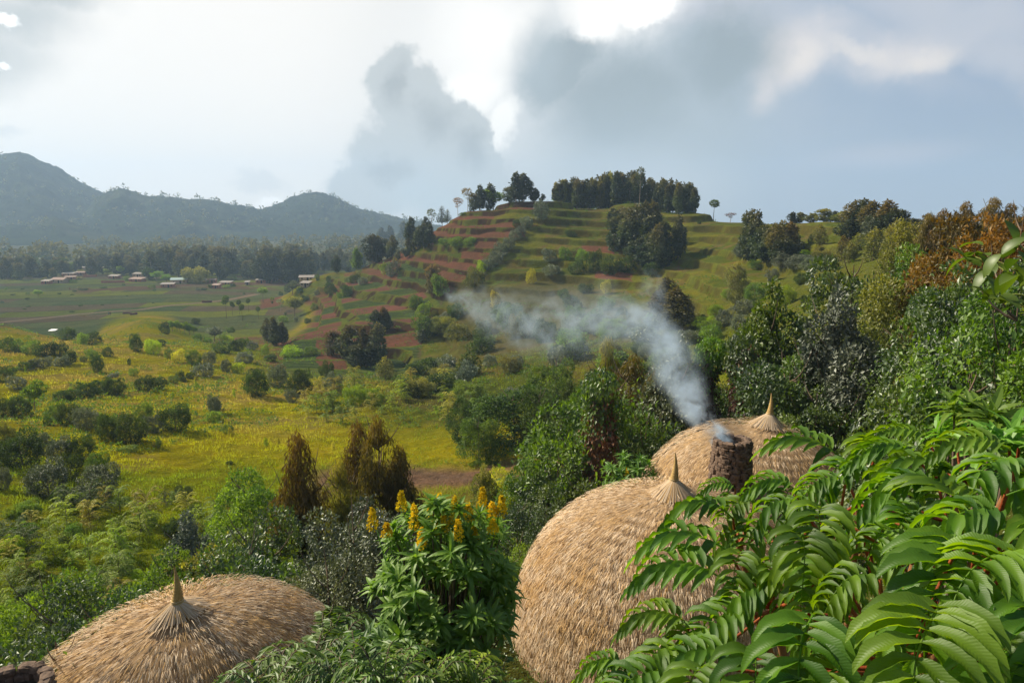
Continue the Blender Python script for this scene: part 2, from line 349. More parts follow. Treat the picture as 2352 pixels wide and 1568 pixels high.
# road across the fields: from the fence at the meadow edge to the far plots
RD = [(-60, 742), (0, 741), (90, 731), (180, 722), (250, 718), (320, 715), (380, 704), (470, 694), (520, 686), (560, 676), (590, 668)]
def ray_plane(px, py, z=0.0):
    d = pdir(px, py); k = (CAM_H-z)/-d[2]; return d[0]*k, d[1]*k
RW = np.array([ray_plane(*p) for p in RD])
dm = np.full(len(X), 99.0); sel = (Rr > 240) & (Rr < 520) & (np.abs(PX-250) < 500)
xs, ys = X[sel], Y[sel]; dd = np.full(len(xs), 99.0)
for a_, b_ in zip(RW[:-1], RW[1:]):
    e = b_-a_; tt = np.clip(((xs-a_[0])*e[0]+(ys-a_[1])*e[1])/(e@e), 0, 1); dd = np.minimum(dd, np.hypot(xs-a_[0]-tt*e[0], ys-a_[1]-tt*e[1]))
dm[sel] = dd; col = mixc(col, C3(.36, .26, .18), (1-sstep(dm, 1.8, 2.8)))
nr, na = len(rs), len(azs); idx = np.arange(nr*na).reshape(nr, na)
fcs = np.stack([idx[:-1, :-1].ravel(), idx[:-1, 1:].ravel(), idx[1:, 1:].ravel(), idx[1:, :-1].ravel()], 1)
ZG = Z.reshape(nr, na)
g = mesh_np('ground', np.stack([X, Y, Z], 1), fcs[:, ::-1].copy(), gm, col, True); tag(g, kind='structure')
def terr(x, y):                 # height of the built sheet
    a = math.atan2(x, y); r = math.hypot(x, y)
    i = min(max(np.searchsorted(rs, r)-1, 0), nr-2); j = min(max(np.searchsorted(azs, a)-1, 0), na-2)
    u = (r-rs[i])/(rs[i+1]-rs[i]); v = (a-azs[j])/(azs[j+1]-azs[j])
    return float(ZG[i, j]*(1-u)*(1-v)+ZG[i+1, j]*u*(1-v)+ZG[i, j+1]*(1-u)*v+ZG[i+1, j+1]*u*v)
_rr = np.geomspace(3, 1200, 1500)
def at(px, py, rmin=3.0):       # first ground point on the line of sight beyond rmin
    d = pdir(px, py); h = math.hypot(d[0], d[1])
    ux, uy = d[0]/h, d[1]/h; a = math.atan2(ux, uy); j = min(max(np.searchsorted(azs, a)-1, 0), na-2); v = (a-azs[j])/(azs[j+1]-azs[j])
    prof = np.interp(_rr, rs, ZG[:, j]*(1-v)+ZG[:, j+1]*v); ray = CAM_H+_rr*d[2]/h
    k = np.nonzero((ray <= prof) & (_rr >= rmin))[0]
    if len(k): r = _rr[k[0]]
    else:       # above the skyline: stand on the crest that looks highest
        sl = np.where((_rr > max(rmin, 60)) & (_rr < 420), (prof-CAM_H)/_rr, -9); r = _rr[int(np.argmax(sl))]
    x, y = ux*r, uy*r; return x, y, terr(x, y), r
def atr(px, r):
    a = math.atan((px-1176)/F); x, y = r*math.sin(a), r*math.cos(a); return x, y, terr(x, y), r

# ---------------------------------------------------------------- far hills
hm, t, o = M_('hill_forest')
geo = t.new('ShaderNodeNewGeometry'); n1 = t.noise(geo.outputs['Position'], .03, 6, .7); n2 = t.noise(geo.outputs['Position'], .005, 3, .5)
c = t.mix(t.rng(n1, .35, .65), (.008, .015, .011, 1), (.026, .040, .020, 1)); c = t.mix(t.rng(n2, .54, .70, 0, .5), c, (.08, .085, .04, 1))
df = t.new('ShaderNodeBsdfDiffuse'); t.link(c, df.inputs[0]); t.link(df.outputs[0], o.inputs[0])
def tanel(px, py):
    d = pdir(px, py); return math.atan2(d[0], d[1]), d[2]/math.hypot(d[0], d[1])
def ridge(pts, rc, r0, rb, seed, A, Rg):
    q = np.array([tanel(*p) for p in pts]); s = np.interp(A, q[:, 0], q[:, 1]); zc = CAM_H + s*rc
    zc = zc - 5
    n = fbm(A*rc/90, Rg/160, 4, seed); spur = np.abs(n-.5)*2
    up = sstep(Rg, r0+140*(n-.5), rc); dn = 1-sstep(Rg, rc, rb)
    prof = np.where(Rg < rc, up, dn)
    return np.where(s < -.2, -5, zc*prof*(1-.30*spur*(1-up)*4*up) )
aH = np.linspace(-0.95, 0.35, 1000); rH = np.concatenate([np.linspace(1350, 2300, 230), np.linspace(2300, 3000, 40)[1:]])
A2, R2 = np.meshgrid(aH, rH); A2 = A2.ravel(); R2 = R2.ravel()
L1 = [(-900, 500), (-500, 450), (-300, 420), (-150, 400), (-50, 365), (0, 355), (40, 351), (80, 362), (120, 383), (180, 412), (230, 440), (280, 470), (350, 510), (400, 545), (450, 600), (3000, 600)]
L2 = [(-900, 600), (100, 600), (160, 520), (190, 488), (220, 455), (250, 436), (275, 429), (300, 438), (330, 452), (400, 452), (450, 457), (500, 462), (560, 472), (610, 482), (700, 500), (760, 522), (830, 550), (900, 600), (3000, 600)]
L3 = [(-900, 600), (460, 600), (520, 530), (560, 497), (600, 480), (640, 464), (700, 446), (740, 441), (780, 456), (820, 474), (870, 490), (900, 497), (960, 508), (1050, 525), (1200, 560), (3000, 575)]
L4 = [(-900, 500), (-200, 520), (60, 515), (130, 500), (200, 522), (300, 532), (420, 508), (520, 530), (600, 528), (700, 540), (3000, 560)]
zz = np.maximum.reduce([ridge(L1, 2280, 1560, 3300, 51, A2, R2), ridge(L2, 1950, 1420, 2700, 52, A2, R2), ridge(L3, 2080, 1500, 2900, 53, A2, R2), ridge(L4, 1600, 1380, 1900, 54, A2, R2)])
x2, y2 = R2*np.sin(A2), R2*np.cos(A2)
can = fbm(x2/14, y2/14, 3, 61, .65); zz = zz + (can-.42)*15*sstep(zz, 4, 18) + (fbm(x2/60, y2/60, 3, 67)-.5)*22*sstep(zz, 10, 60)
zz = np.where(zz < 2, zz-3, zz)
i2 = np.arange(len(rH)*len(aH)).reshape(len(rH), len(aH))
f2 = np.stack([i2[:-1, :-1].ravel(), i2[1:, :-1].ravel(), i2[1:, 1:].ravel(), i2[:-1, 1:].ravel()], 1)
tag(mesh_np('hills', np.stack([x2, y2, zz], 1), f2[:, ::-1].copy(), hm, None, True), kind='structure')
# ---------------------------------------------------------------- plant materials (Col.r = leaf to leaf variation, Col.g = height in the crown)
MATS = {}
def leafmat(name, a, b, tip=None, tipamt=0.8, tip0=.55, trans=.38, rough=.5, gloss=.025, tcol=None, hue=.05, bright=.35):
    if name in MATS: return MATS[name]
    m, t, o = M_(name)
    at = t.new('ShaderNodeAttribute', attribute_name='Col'); s = t.new('ShaderNodeSeparateColor'); t.link(at.outputs['Color'], s.inputs[0])
    oi = t.new('ShaderNodeObjectInfo')
    c = t.mix(s.outputs[0], c4(a), c4(b))
    if tip: c = t.mix(t.math('MULTIPLY', t.rng(s.outputs[1], tip0, 1.0, 0, tipamt), t.rng(s.outputs[0], .1, .6, .4, 1)), c, c4(tip))
    hs = t.new('ShaderNodeHueSaturation'); t.link(c, hs.inputs['Color'])
    t.link(t.rng(oi.outputs['Random'], 0, 1, .5-hue*.3, .5+hue*.3), hs.inputs['Hue'])
    t.link(t.rng(t.math('FRACT', t.math('MULTIPLY', oi.outputs['Random'], 7.31)), 0, 1, 1-bright*.7, 1+bright), hs.inputs['Value'])
    c = hs.outputs[0]
    df = t.new('ShaderNodeBsdfDiffuse'); t.link(c, df.inputs[0])
    tr = t.new('ShaderNodeBsdfTranslucent')
    tm = t.mix(1.0, c, c4(tcol or (1.5, 1.55, .7)), 'MULTIPLY'); t.link(tm, tr.inputs[0])
    mx = t.new('ShaderNodeMixShader'); mx.inputs[0].default_value = trans; t.link(df.outputs[0], mx.inputs[1]); t.link(tr.outputs[0], mx.inputs[2])
    if gloss > 0:
        gl = t.new('ShaderNodeBsdfGlossy'); gl.inputs['Roughness'].default_value = rough; gl.inputs[0].default_value = (.9, .95, 1, 1)
        m2 = t.new('ShaderNodeMixShader'); m2.inputs[0].default_value = gloss; t.link(mx.outputs[0], m2.inputs[1]); t.link(gl.outputs[0], m2.inputs[2]); mx = m2
    t.link(mx.outputs[0], o.inputs[0]); MATS[name] = m; return m
def plainmat(name, a, b, scale=6, rough=.9, bump=.4, stretch=(1, 1, 1), coord='Object', spec=.2):
    if name in MATS: return MATS[name]
    m, t, o = M_(name)
    tcn = t.new('ShaderNodeTexCoord'); mp = t.new('ShaderNodeMapping'); mp.inputs['Scale'].default_value = stretch
    t.link(tcn.outputs[coord], mp.inputs[0]); n = t.noise(mp.outputs[0], scale, 6, .65)
    p = t.new('ShaderNodeBsdfPrincipled'); t.link(t.mix(t.rng(n, .3, .7), c4(a), c4(b)), p.inputs['Base Color']); p.inputs['Roughness'].default_value = rough
    p.inputs['Specular IOR Level'].default_value = spec
    bp = t.new('ShaderNodeBump'); bp.inputs['Strength'].default_value = bump; bp.inputs['Distance'].default_value = .05; t.link(n, bp.inputs['Height']); t.link(bp.outputs[0], p.inputs['Normal'])
    t.link(p.outputs[0], o.inputs[0]); MATS[name] = m; return m
BARK = plainmat('bark', (.09, .06, .045), (.22, .17, .13), 8, stretch=(1, 1, .2))
PBARK = plainmat('pale_bark', (.22, .17, .13), (.42, .36, .29), 8, stretch=(1, 1, .2))
leafmat('euc_leaf', (.030, .050, .022), (.085, .115, .050), tip=(.20, .13, .04), tipamt=.6, tip0=.45, trans=.3)
leafmat('euc_dark', (.020, .036, .018), (.060, .080, .036), tip=(.15, .12, .03), tipamt=.6, tip0=.7, trans=.25)
leafmat('euc_orange', (.045, .05, .016), (.12, .10, .028), tip=(.22, .13, .022), tipamt=.6, tip0=.35, trans=.35)
leafmat('bush_dark', (.022, .046, .009), (.09, .135, .022), trans=.33, gloss=.018)
leafmat('bush_green', (.06, .12, .012), (.19, .27, .022), trans=.42)
leafmat('bush_bright', (.13, .20, .006), (.33, .42, .008), trans=.5)
leafmat('bush_yellow', (.24, .24, .02), (.46, .40, .04), trans=.5)
leafmat('bush_grey', (.045, .066, .024), (.165, .195, .08), trans=.25, gloss=.08, tcol=(1.2, 1.25, .9))
leafmat('silver_leaf', (.06, .085, .05), (.25, .28, .21), trans=.2, gloss=.05, tcol=(1.1, 1.2, 1))
leafmat('olive_leaf', (.07, .09, .02), (.20, .20, .05), tip=(.32, .27, .03), tipamt=.6, trans=.4)
leafmat('glossy_leaf', (.022, .052, .008), (.12, .18, .018), trans=.36, rough=.48, gloss=.065)
leafmat('lush_leaf', (.045, .10, .010), (.13, .22, .016), trans=.42, rough=.48, gloss=.04)
leafmat('autumn_leaf', (.11, .085, .015), (.31, .18, .02), trans=.45, tcol=(1.3, 1.1, .6))
leafmat('brown_vine', (.05, .022, .012), (.17, .075, .035), trans=.25, tcol=(1.2, 1, .8))

def rdir(n, up=0.0):
    v = rng.normal(size=(n, 3)); v[:, 2] += up; return v/np.linalg.norm(v, axis=1, keepdims=True)
def nrm(v): return v/np.maximum(np.linalg.norm(v, axis=1, keepdims=True), 1e-9)
def noise3(p, s, seed):
    return (vnoise(p[:, 0]*s+3, p[:, 1]*s+7, seed)+vnoise(p[:, 1]*s+11, p[:, 2]*s+5, seed+1)+vnoise(p[:, 2]*s+2, p[:, 0]*s+13, seed+2))/3
def leaves(P, ax, nr, L, Wd, fold=.15):
    """rhombic leaves: base P, axis ax, normal nr, length L, width Wd -> verts, quads"""
    n = len(P); side = nrm(np.cross(ax, nr)); nn = np.cross(side, ax)
    L = np.broadcast_to(L, (n,))[:, None]; Wd = np.broadcast_to(Wd, (n,))[:, None]
    V = np.stack([P, P+ax*L*.5+side*Wd*.5+nn*Wd*fold, P+ax*L, P+ax*L*.5-side*Wd*.5+nn*Wd*fold], 1).reshape(-1, 3)
    return V, np.arange(4*n).reshape(n, 4)
def crown(lobes, n, L, Wd=.55, shell=.45, gap=.42, gs=7, droop=.0, out=.8, seed=0, updn=.6, clump=0):
    lobes = np.array(lobes, float); wts = (lobes[:, 3]*lobes[:, 4]+lobes[:, 4]*lobes[:, 5]+lobes[:, 3]*lobes[:, 5]); wts /= wts.sum()
    N = int(n*2.2); k = rng.choice(len(lobes), N, p=wts); d = rdir(N)
    rad = 1-shell*rng.random(N)**1.6
    rad *= .66+.72*noise3(d+lobes[k, :3]*5, 3.4, seed+5)**1.2
    spr = rng.random(N) < .05; rad = np.where(spr, rad*1.22, rad)
    P = lobes[k, :3]+d*rad[:, None]*lobes[k, 3:6]
    q = ((P[:, None, :]-lobes[None, :, :3])/lobes[None, :, 3:6]); inside = ((q**2).sum(2) < .45).any(1)
    keep = (noise3(P, gs, seed) > gap*.95) & (~inside | (rng.random(N) < .15)) & (P[:, 2] > 0.005)
    P, d = P[keep][:n], d[keep][:n]; n = len(P)
    if clump:
        pass
    ax = nrm(d*out+rdir(n)*.8+np.array([0, 0, -droop])); nr = nrm(rdir(n)*.75+d*.5+np.array([0, 0, updn]))
    s = L*(.5+1.0*rng.random(n))
    V, Fq = leaves(P, ax, nr, s, s*Wd)
    hgt = (P[:, 2]-P[:, 2].min())/max(np.ptp(P[:, 2]), 1e-6); v = np.clip(rng.random(n)**1.3*.8+.9*(noise3(P, gs*.6, seed+9)-.45)*2, 0, 1)
    c = np.repeat(np.stack([v, hgt, np.zeros(n)], 1), 4, 0)
    return V, Fq, c
def tubes(paths, sides=6):
    """paths: list of (points (m,3), radii (m,))"""
    Vs, Fs, o = [], [], 0
    for pts, rad in paths:
        pts = np.asarray(pts, float); m = len(pts); rad = np.broadcast_to(rad, (m,))
        tg = nrm(np.gradient(pts, axis=0)); ref = np.array([1., .13, .07]) if abs(tg[0, 0]) < .9 else np.array([0, 1., .1])
        s1 = nrm(np.cross(tg, ref)); s2 = np.cross(tg, s1); an = np.arange(sides)*2*math.pi/sides
        ring = pts[:, None]+(s1[:, None]*np.cos(an)[None, :, None]+s2[:, None]*np.sin(an)[None, :, None])*rad[:, None, None]
        Vs.append(ring.reshape(-1, 3)); a = np.arange(sides); b = (a+1) % sides
        for i in range(m-1): Fs.append(np.stack([o+i*sides+a, o+i*sides+b, o+(i+1)*sides+b, o+(i+1)*sides+a], 1))
        o += m*sides
    return np.concatenate(Vs), np.concatenate(Fs)
def bez(p0, p1, p2, n=8):
    t = np.linspace(0, 1, n)[:, None]; p0, p1, p2 = map(np.asarray, (p0, p1, p2)); return (1-t)**2*p0+2*t*(1-t)*p1+t*t*p2
def trunk_paths(h, r, limbs, lean=.03, spread=.2, z0=.3, seed=0):
    q = random.Random(seed); top = (q.uniform(-lean, lean), q.uniform(-lean, lean), h)
    P = [(bez((0, 0, -.04), (q.uniform(-lean, lean), q.uniform(-lean, lean), h*.5), top, 8), np.linspace(r, r*.22, 8))]
    for i in range(limbs):
        zz = q.uniform(z0, h*.92); a = i*2.4+q.random(); l = spread*(1.15-zz/h*.6)*q.uniform(.6, 1.1)
        b = (top[0]*zz/h, top[1]*zz/h, zz); e = (b[0]+math.cos(a)*l, b[1]+math.sin(a)*l, zz+l*q.uniform(.5, 1.1))
        P.append((bez(b, (b[0]+math.cos(a)*l*.6, b[1]+math.sin(a)*l*.6, zz+l*.15), e, 5), np.linspace(r*.45, r*.1, 5)))
    return P
PROTO = {}
def proto(name, cr, tr, lm, tm=None):
    """cr = (V,F,c), tr = paths or None; meshes stored unlinked"""
    a = mesh_np('crown', cr[0], cr[1], MATS[lm], cr[2], link=False).data
    b = None
    if tr: Vt, Ft = tubes(tr); b = mesh_np('trunk', Vt, Ft, tm or BARK, smooth=True, link=False).data
    # one-mesh version for copies too small to show parts
    c = None
    if tr:
        V = np.concatenate([cr[0], Vt]); col_ = np.concatenate([cr[2], np.zeros((len(Vt), 3))])
        ob = mesh_np('tree', V, [cr[1], Ft+len(cr[0])], MATS[lm], col_, link=False); c = ob.data; c.materials.append(tm or BARK)
        mi = np.zeros(len(cr[1])+len(Ft), np.int32); mi[len(cr[1]):] = 1; c.polygons.foreach_set('material_index', mi)
    PROTO[name] = (a, b, c)
def column_lobes(n, w, z0, z1, seed, r=.16):
    q = random.Random(seed); out = []
    for i in range(n):
        z = z0+(z1-z0)*(i+.5)/n; k = math.sin(math.pi*min(1, max(0, (z-z0+.08)/(z1-z0+.1)))**.75)
        a = q.random()*6.28; d = w*.5*k*q.uniform(.3, 1.0); rr = r*q.uniform(.6, 1.1)*(.45+.75*k)
        out.append((math.cos(a)*d, math.sin(a)*d, z, rr, rr, rr*q.uniform(1.2, 1.9)))
    out.append((q.uniform(-.03, .03), 0, z1-.04, r*.38, r*.38, r*.9))
    return out
for i in range(4):
    proto('euc%d' % i, crown(column_lobes(10+i*2, .26+.06*i, .20, .92, 30+i, .13), 2600, .055, .5, .5, .44, 9, .35, .6, 10*i), trunk_paths(.93, .014, 7, seed=i), 'euc_leaf', PBARK)
for i in range(2):
    proto('grove%d' % i, crown(column_lobes(13, .17, .16, .94, 50+i, .10), 2300, .055, .5, .5, .44, 9, .35, .6, 10*i+3), trunk_paths(.93, .012, 4, seed=i+7), 'euc_dark', PBARK)
def dome_lobes(n, w, seed, flat=1.0, r=.3):
    q = random.Random(seed); out = [(0, 0, .38, w*.55, w*.55, .40)]
    for i in range(n):
        a = i*2.4+q.random(); d = w*.5*q.uniform(.35, .95); z = q.uniform(.2, .85)*(1-.35*d/w) ; rr = r*q.uniform(.45, .95)
        out.append((math.cos(a)*d, math.sin(a)*d, min(z, 1-rr*.8), rr, rr, rr*.85*flat))
    return out
for i in range(3):
    proto('bush%d' % i, crown(dome_lobes(9, 1.0, 70+i), 2600, .075, .5, .45, .40, 6, 0, .8, 20*i), trunk_paths(.7, .025, 5, spread=.4, z0=.1, seed=i), 'bush_dark')
for i in range(3):
    proto('bushn%d' % i, crown(dome_lobes(13, 1.05, 80+i, r=.26), 9500, .046, .42, .5, .42, 7, .05, .8, 25*i), trunk_paths(.75, .02, 9, spread=.45, z0=.08, seed=i), 'bush_dark')
for i in range(2):
    proto('sapling%d' % i, crown(column_lobes(7, .5, .12, .95, 90+i, .24), 2000, .075, .5, .6, .42, 7, 0, .8, 5*i), trunk_paths(.9, .018, 6, spread=.3, z0=.15, seed=i+3), 'bush_green')
    proto('smalltree%d' % i, crown([(l[0], l[1], .45+.55*l[2], l[3]*.75, l[4]*.75, l[5]*.5) for l in dome_lobes(8, .62, 95+i)], 2200, .062, .5, .5, .42, 7, 0, .8, 9*i), trunk_paths(.8, .02, 7, spread=.28, z0=.35, seed=i+5), 'bush_dark')
proto('lollipop', crown([(0, 0, .84, .13, .13, .13), (.05, .03, .74, .10, .10, .07), (-.05, 0, .9, .08, .08, .08)], 700, .05, .5, .6, .4, 9, 0, .8, 3), trunk_paths(.85, .012, 2, z0=.6, spread=.1, seed=1), 'bush_dark')
proto('thintree', crown([(0, 0, .80, .17, .17, .17), (.08, .03, .66, .12, .12, .08), (-.1, 0, .86, .10, .10, .10), (.04, -.05, .55, .07, .07, .05)], 520, .05, .5, .9, .47, 9, 0, .8, 3), trunk_paths(.9, .012, 6, z0=.5, spread=.2, seed=4), 'bush_dark', PBARK)
def conifer():
    lb = []
    for i in range(9):
        z = .25+.72*i/9; r = .20*(1-i/9.5)+.02
        for k in range(5): a = k*1.26+i*.5; lb.append((math.cos(a)*r*.6, math.sin(a)*r*.6, z, r*.55, r*.55, .022))
    return lb
proto('conifer', crown(conifer(), 1500, .05, .3, .8, .3, 9, .2, .9, 3), trunk_paths(.98, .016, 0), 'euc_dark')
proto('bamboo', crown([(math.cos(a)*.45, math.sin(a)*.3, .45+.25*math.sin(a*3), .3, .26, .34) for a in np.arange(9)*.7]+[(0, 0, .5, .5, .4, .4)], 4200, .10, .28, .5, .38, 6, .0, .9, 13, updn=.9), None, 'olive_leaf')
# feathery saplings: arching fronds with leaflets
def feather(seed, nf=26, nl=17, up=.55, L=.085):
    q = np.random.default_rng(seed); Vs, As, Ns, H = [], [], [], []
    paths = []
    for i in range(nf):
        a = q.random()*6.28; z0 = q.random()**.7*.72+.04; ln = (.34+.2*q.random())*(1.1-.5*z0)
        b = np.array([math.cos(a)*.02, math.sin(a)*.02, z0]); dr = np.array([math.cos(a), math.sin(a), 0])
        rise = up*(1+.8*(z0 > .55)); p = bez(b, b+dr*ln*.5+np.array([0, 0, ln*rise]), b+dr*ln+np.array([0, 0, ln*(rise*.7-.25)]), nl)
        paths.append((p[::4], np.full(len(p[::4]), .0035)))
        tg = nrm(np.gradient(p, axis=0)); sd = nrm(np.cross(tg, np.array([0, 0, 1.])))
        for s in (-1, 1):
            Vs.append(p); As.append(nrm(sd*s*1.0+tg*.45+np.array([0, 0, -.25])+q.normal(size=p.shape)*.12)); Ns.append(nrm(np.array([0, 0, 1.])+q.normal(size=p.shape)*.3)); H.append(np.full(len(p), z0))
    P = np.concatenate(Vs); V, Fq = leaves(P, np.concatenate(As), np.concatenate(Ns), L*(.7+.5*q.random(len(P))), .026)
    h = np.concatenate(H); c = np.repeat(np.stack([q.random(len(P)), h, h*0], 1), 4, 0)
    return (V, Fq, c), paths+[(np.array([[0, 0, -.03], [0, 0, .8]]), np.array([.012, .004]))]
for i in range(3):
    cr, tr = feather(200+i); proto('feather%d' % i, cr, tr, 'bush_bright')
# broad-leaved slope trees, seen closer
for i in range(4):
    lb = [(l[0], l[1], l[2]*.95+.05, l[3], l[4], l[5]) for l in dome_lobes(16, .95, 110+i, r=.22)] if i < 3 else column_lobes(14, .55, .08, .95, 114, .17)
    proto('broad%d' % i, crown(lb, 17000, .029, .55, .6, .44, 8, .1, .7, 33*i, updn=.9), trunk_paths(.85, .016, 14, spread=.42, z0=.12, seed=i+11), 'glossy_leaf')
for i in range(2):   # hanging-leaved eucalypt seen closer
    proto('neareuc%d' % i, crown(column_lobes(26, .34, .16, .95, 140+i, .10), 15000, .030, .22, .8, .47, 10, 1.4, .3, 44*i, updn=.1), trunk_paths(.95, .012, 26, spread=.24, z0=.16, seed=i+21), 'euc_orange', BARK)
proto('grasshead', (lambda V: V)(crown([(0, 0, .5, .3, .3, .5)], 10, .1)), None, 'bush_green')
def tuft(n, h, w, spread, seed, droop=.5, mat='bush_yellow'):
    q = np.random.default_rng(seed); Vs, Fs, cs = [], [], []; o = 0
    for i in range(n):
        a = q.random()*6.28; l = h*(.6+.6*q.random()); s = spread*q.random(); b = np.array([math.cos(a), math.sin(a), 0])*q.random()*.12
        dr = np.array([math.cos(a), math.sin(a), 0]); p = bez(b, b+dr*s*l*.4+np.array([0, 0, l*.75]), b+dr*s*l+np.array([0, 0, l*(1-droop*s)]), 6)
        sd = np.array([-math.sin(a), math.cos(a), 0]); ww = w*np.array([.8, 1, .9, .7, .45, .05])
        V = np.stack([p-sd*ww[:, None], p+sd*ww[:, None]], 1).reshape(-1, 3); k = np.arange(5)*2
        Fs.append(o+np.stack([k, k+1, k+3, k+2], 1)); Vs.append(V); o += 12; cs.append(np.repeat([[q.random(), .5, 0]], 12, 0))
    return np.concatenate(Vs), np.concatenate(Fs), np.concatenate(cs)
proto('tuft0', tuft(130, 1.0, .010, 1.1, 5, .8), None, 'bush_yellow'); proto('tuft1', tuft(110, 1.0, .012, .8, 6, .5), None, 'bush_green')

# ---------------------------------------------------------------- placing and naming
NAMES = {'euc': ('eucalyptus_tree', 'tree'), 'grove': ('eucalyptus_tree', 'tree'), 'neareuc': ('eucalyptus_tree', 'tree'), 'bush': ('shrub', 'shrub'), 'bushn': ('shrub', 'shrub'), 'sapling': ('young_tree', 'tree'),
         'smalltree': ('small_tree', 'tree'), 'lollipop': ('slender_tree', 'tree'), 'thintree': ('sparse_tree', 'tree'), 'conifer': ('conifer_tree', 'tree'), 'bamboo': ('bamboo_clump', 'bamboo'),
         'feather': ('feathery_shrub', 'shrub'), 'broad': ('broadleaf_tree', 'tree'), 'tuft': ('grass_tussock', 'grass')}
COLW = {'euc_leaf': 'grey green', 'euc_dark': 'dark green', 'euc_orange': 'orange tipped', 'bush_dark': 'dark green', 'bush_green': 'mid green', 'bush_bright': 'bright lime', 'bush_yellow': 'yellowish',
        'bush_grey': 'greyish', 'silver_leaf': 'silvery', 'olive_leaf': 'olive yellow', 'glossy_leaf': 'glossy dark', 'lush_leaf': 'lush green', 'autumn_leaf': 'orange brown', 'brown_vine': 'dry brown'}
PLACED = []                     # (object, px, py, noun) that still need a label
CF = np.array([0, math.cos(PITCH), -math.sin(PITCH)])
def depth(x, y, z): return float(np.dot(np.array([x, y, z-CAM_H]), CF))
def put(kind, x, y, z, h, w=None, mat=None, parts=True, label=None, group=None, seed=None, sink=.03, yaw=None, lean=0):
    fam = kind.rstrip('0123456789'); a, b, c = PROTO[kind]; nm, cat = NAMES[fam]
    sc = (h*(w or 1), h*(w or 1), h); rot = (lean*random.uniform(-1, 1), lean*random.uniform(-1, 1), random.random()*6.28 if yaw is None else yaw)
    def setm(ob):
        if mat and ob.data.materials[0] != MATS[mat]: ob.material_slots[0].link = 'OBJECT'; ob.material_slots[0].material = MATS[mat]
    if b is None or not parts:
        r = bpy.data.objects.new(nm, c if c else a); COL.objects.link(r); setm(r)
    else:
        r = bpy.data.objects.new(nm, None); COL.objects.link(r); r.empty_display_size = .1
        o1 = bpy.data.objects.new('crown' if cat == 'tree' else 'foliage', a); COL.objects.link(o1); o1.parent = r; setm(o1)
        o2 = bpy.data.objects.new('trunk' if cat == 'tree' else 'stem', b); COL.objects.link(o2); o2.parent = r
    r.location = (x, y, z-sink*h); r.scale = sc; r.rotation_euler = rot
    tag(r, label, cat, group)
    return r
VAR = {'euc': 4, 'grove': 2, 'bush': 3, 'bushn': 3, 'sapling': 2, 'smalltree': 2, 'feather': 3, 'broad': 4, 'neareuc': 2, 'tuft': 2}
def pick(kind): return kind if kind in PROTO else kind+str(random.randrange(VAR[kind]))
ZOOM = {0: (0, 0, 1.0), 1: (0, 321.6, .3908), 2: (735, 321.6, .3908), 3: (1470, 367.5, .3867), 4: (0, 918.8, .4142), 5: (689, 918.8, .4142), 6: (1378, 872.8, .4435), 7: (0, 762.6, .2344), 8: (0, 514.5, .1953), 9: (367.5, 514.5, .1953), 10: (1286, 643.1, .1953)}
def plant(kind, zoom, x, y, hp, wp=None, mat=None, r=None, rmin=3, parts=None, group=None, label=None, w0=1.0, **kw):
    """stand a plant whose foot is seen at (x,y) in picture zone ZOOM; hp/wp: height and width there"""
    ox, oy, k = ZOOM[zoom]; px, py = ox+x*k, oy+y*k; hp *= k; wp = wp*k if wp else None
    kind = pick(kind); fam = kind.rstrip('0123456789')
    X_, Y_, Z_, r_ = atr(px, r) if r else at(px, py, rmin)
    if r:       # foot hidden: keep the crown top where it is seen
        pass
    D_ = depth(X_, Y_, Z_); h = hp*D_/F*1.03
    if r: 
        d = pdir(px, py-hp); ztop = CAM_H+d[2]/math.hypot(d[0], d[1])*r_; h = max(ztop-Z_, hp*D_/F*.8)
        D_ = depth(X_, Y_, Z_+h*.7)
        ww = max((wp*D_/F)/h/NW.get(fam, 1), MINW.get(fam, .5)) if wp else w0*hp*D_/F/h
    else: ww = (wp/hp)/NW.get(fam, 1) if wp else w0
    o = put(kind, X_, Y_, Z_, h, ww, mat, parts if parts is not None else hp > 26, label, group, **kw)
    if not label: PLACED.append((o, px, py-hp*.5, COLW[mat or PROTO[kind][0].materials[0].name]+' '+{'bush': 'shrub', 'bushn': 'shrub'}.get(fam, NAMES[fam][0].replace('_', ' '))))
    return o
MINW = {'broad': .72, 'neareuc': .72, 'feather': .75, 'bushn': .75}
NW = {'euc': .42, 'grove': .27, 'bush': 1.15, 'bushn': 1.2, 'sapling': .72, 'smalltree': .75, 'lollipop': .3, 'thintree': .4, 'conifer': .4, 'bamboo': 1.4, 'feather': .9, 'broad': 1.05, 'neareuc': .5, 'tuft': 1.4}
# ---------------------------------------------------------------- eucalyptus belt behind the village
n = 0
q = random.Random(8)
for i in range(175):
    px = q.uniform(-60, 860); row_ = q.random(); r = 555+row_*150
    if px < 330: r = 615+row_*110
    hh = q.uniform(10.5, 20)*(1.22 if 350 < px < 560 or 600 < px < 700 else 1.0)*(.8 if px < 330 else 1)
    if 340 < px and row_ > .6: hh *= .95
    X_, Y_, Z_, _ = atr(px, r)
    put(pick('euc'), X_, Y_, Z_, hh, 1.15*q.uniform(.9, 1.35), ['euc_leaf', 'euc_dark', 'euc_leaf'][i % 3], False, 'tall eucalyptus tree in the hazy belt behind the village', 'eucalyptus belt behind the village')
for i in range(22):
    X_, Y_, Z_, _ = atr(q.gauss(652, 24), q.uniform(520, 545)); put(pick('euc'), X_, Y_, Z_, q.uniform(16, 24), q.uniform(.9, 1.3), 'euc_dark', False, 'tall dark eucalyptus tree in the tight clump that stands forward of the belt', 'dark eucalyptus clump at the village end')
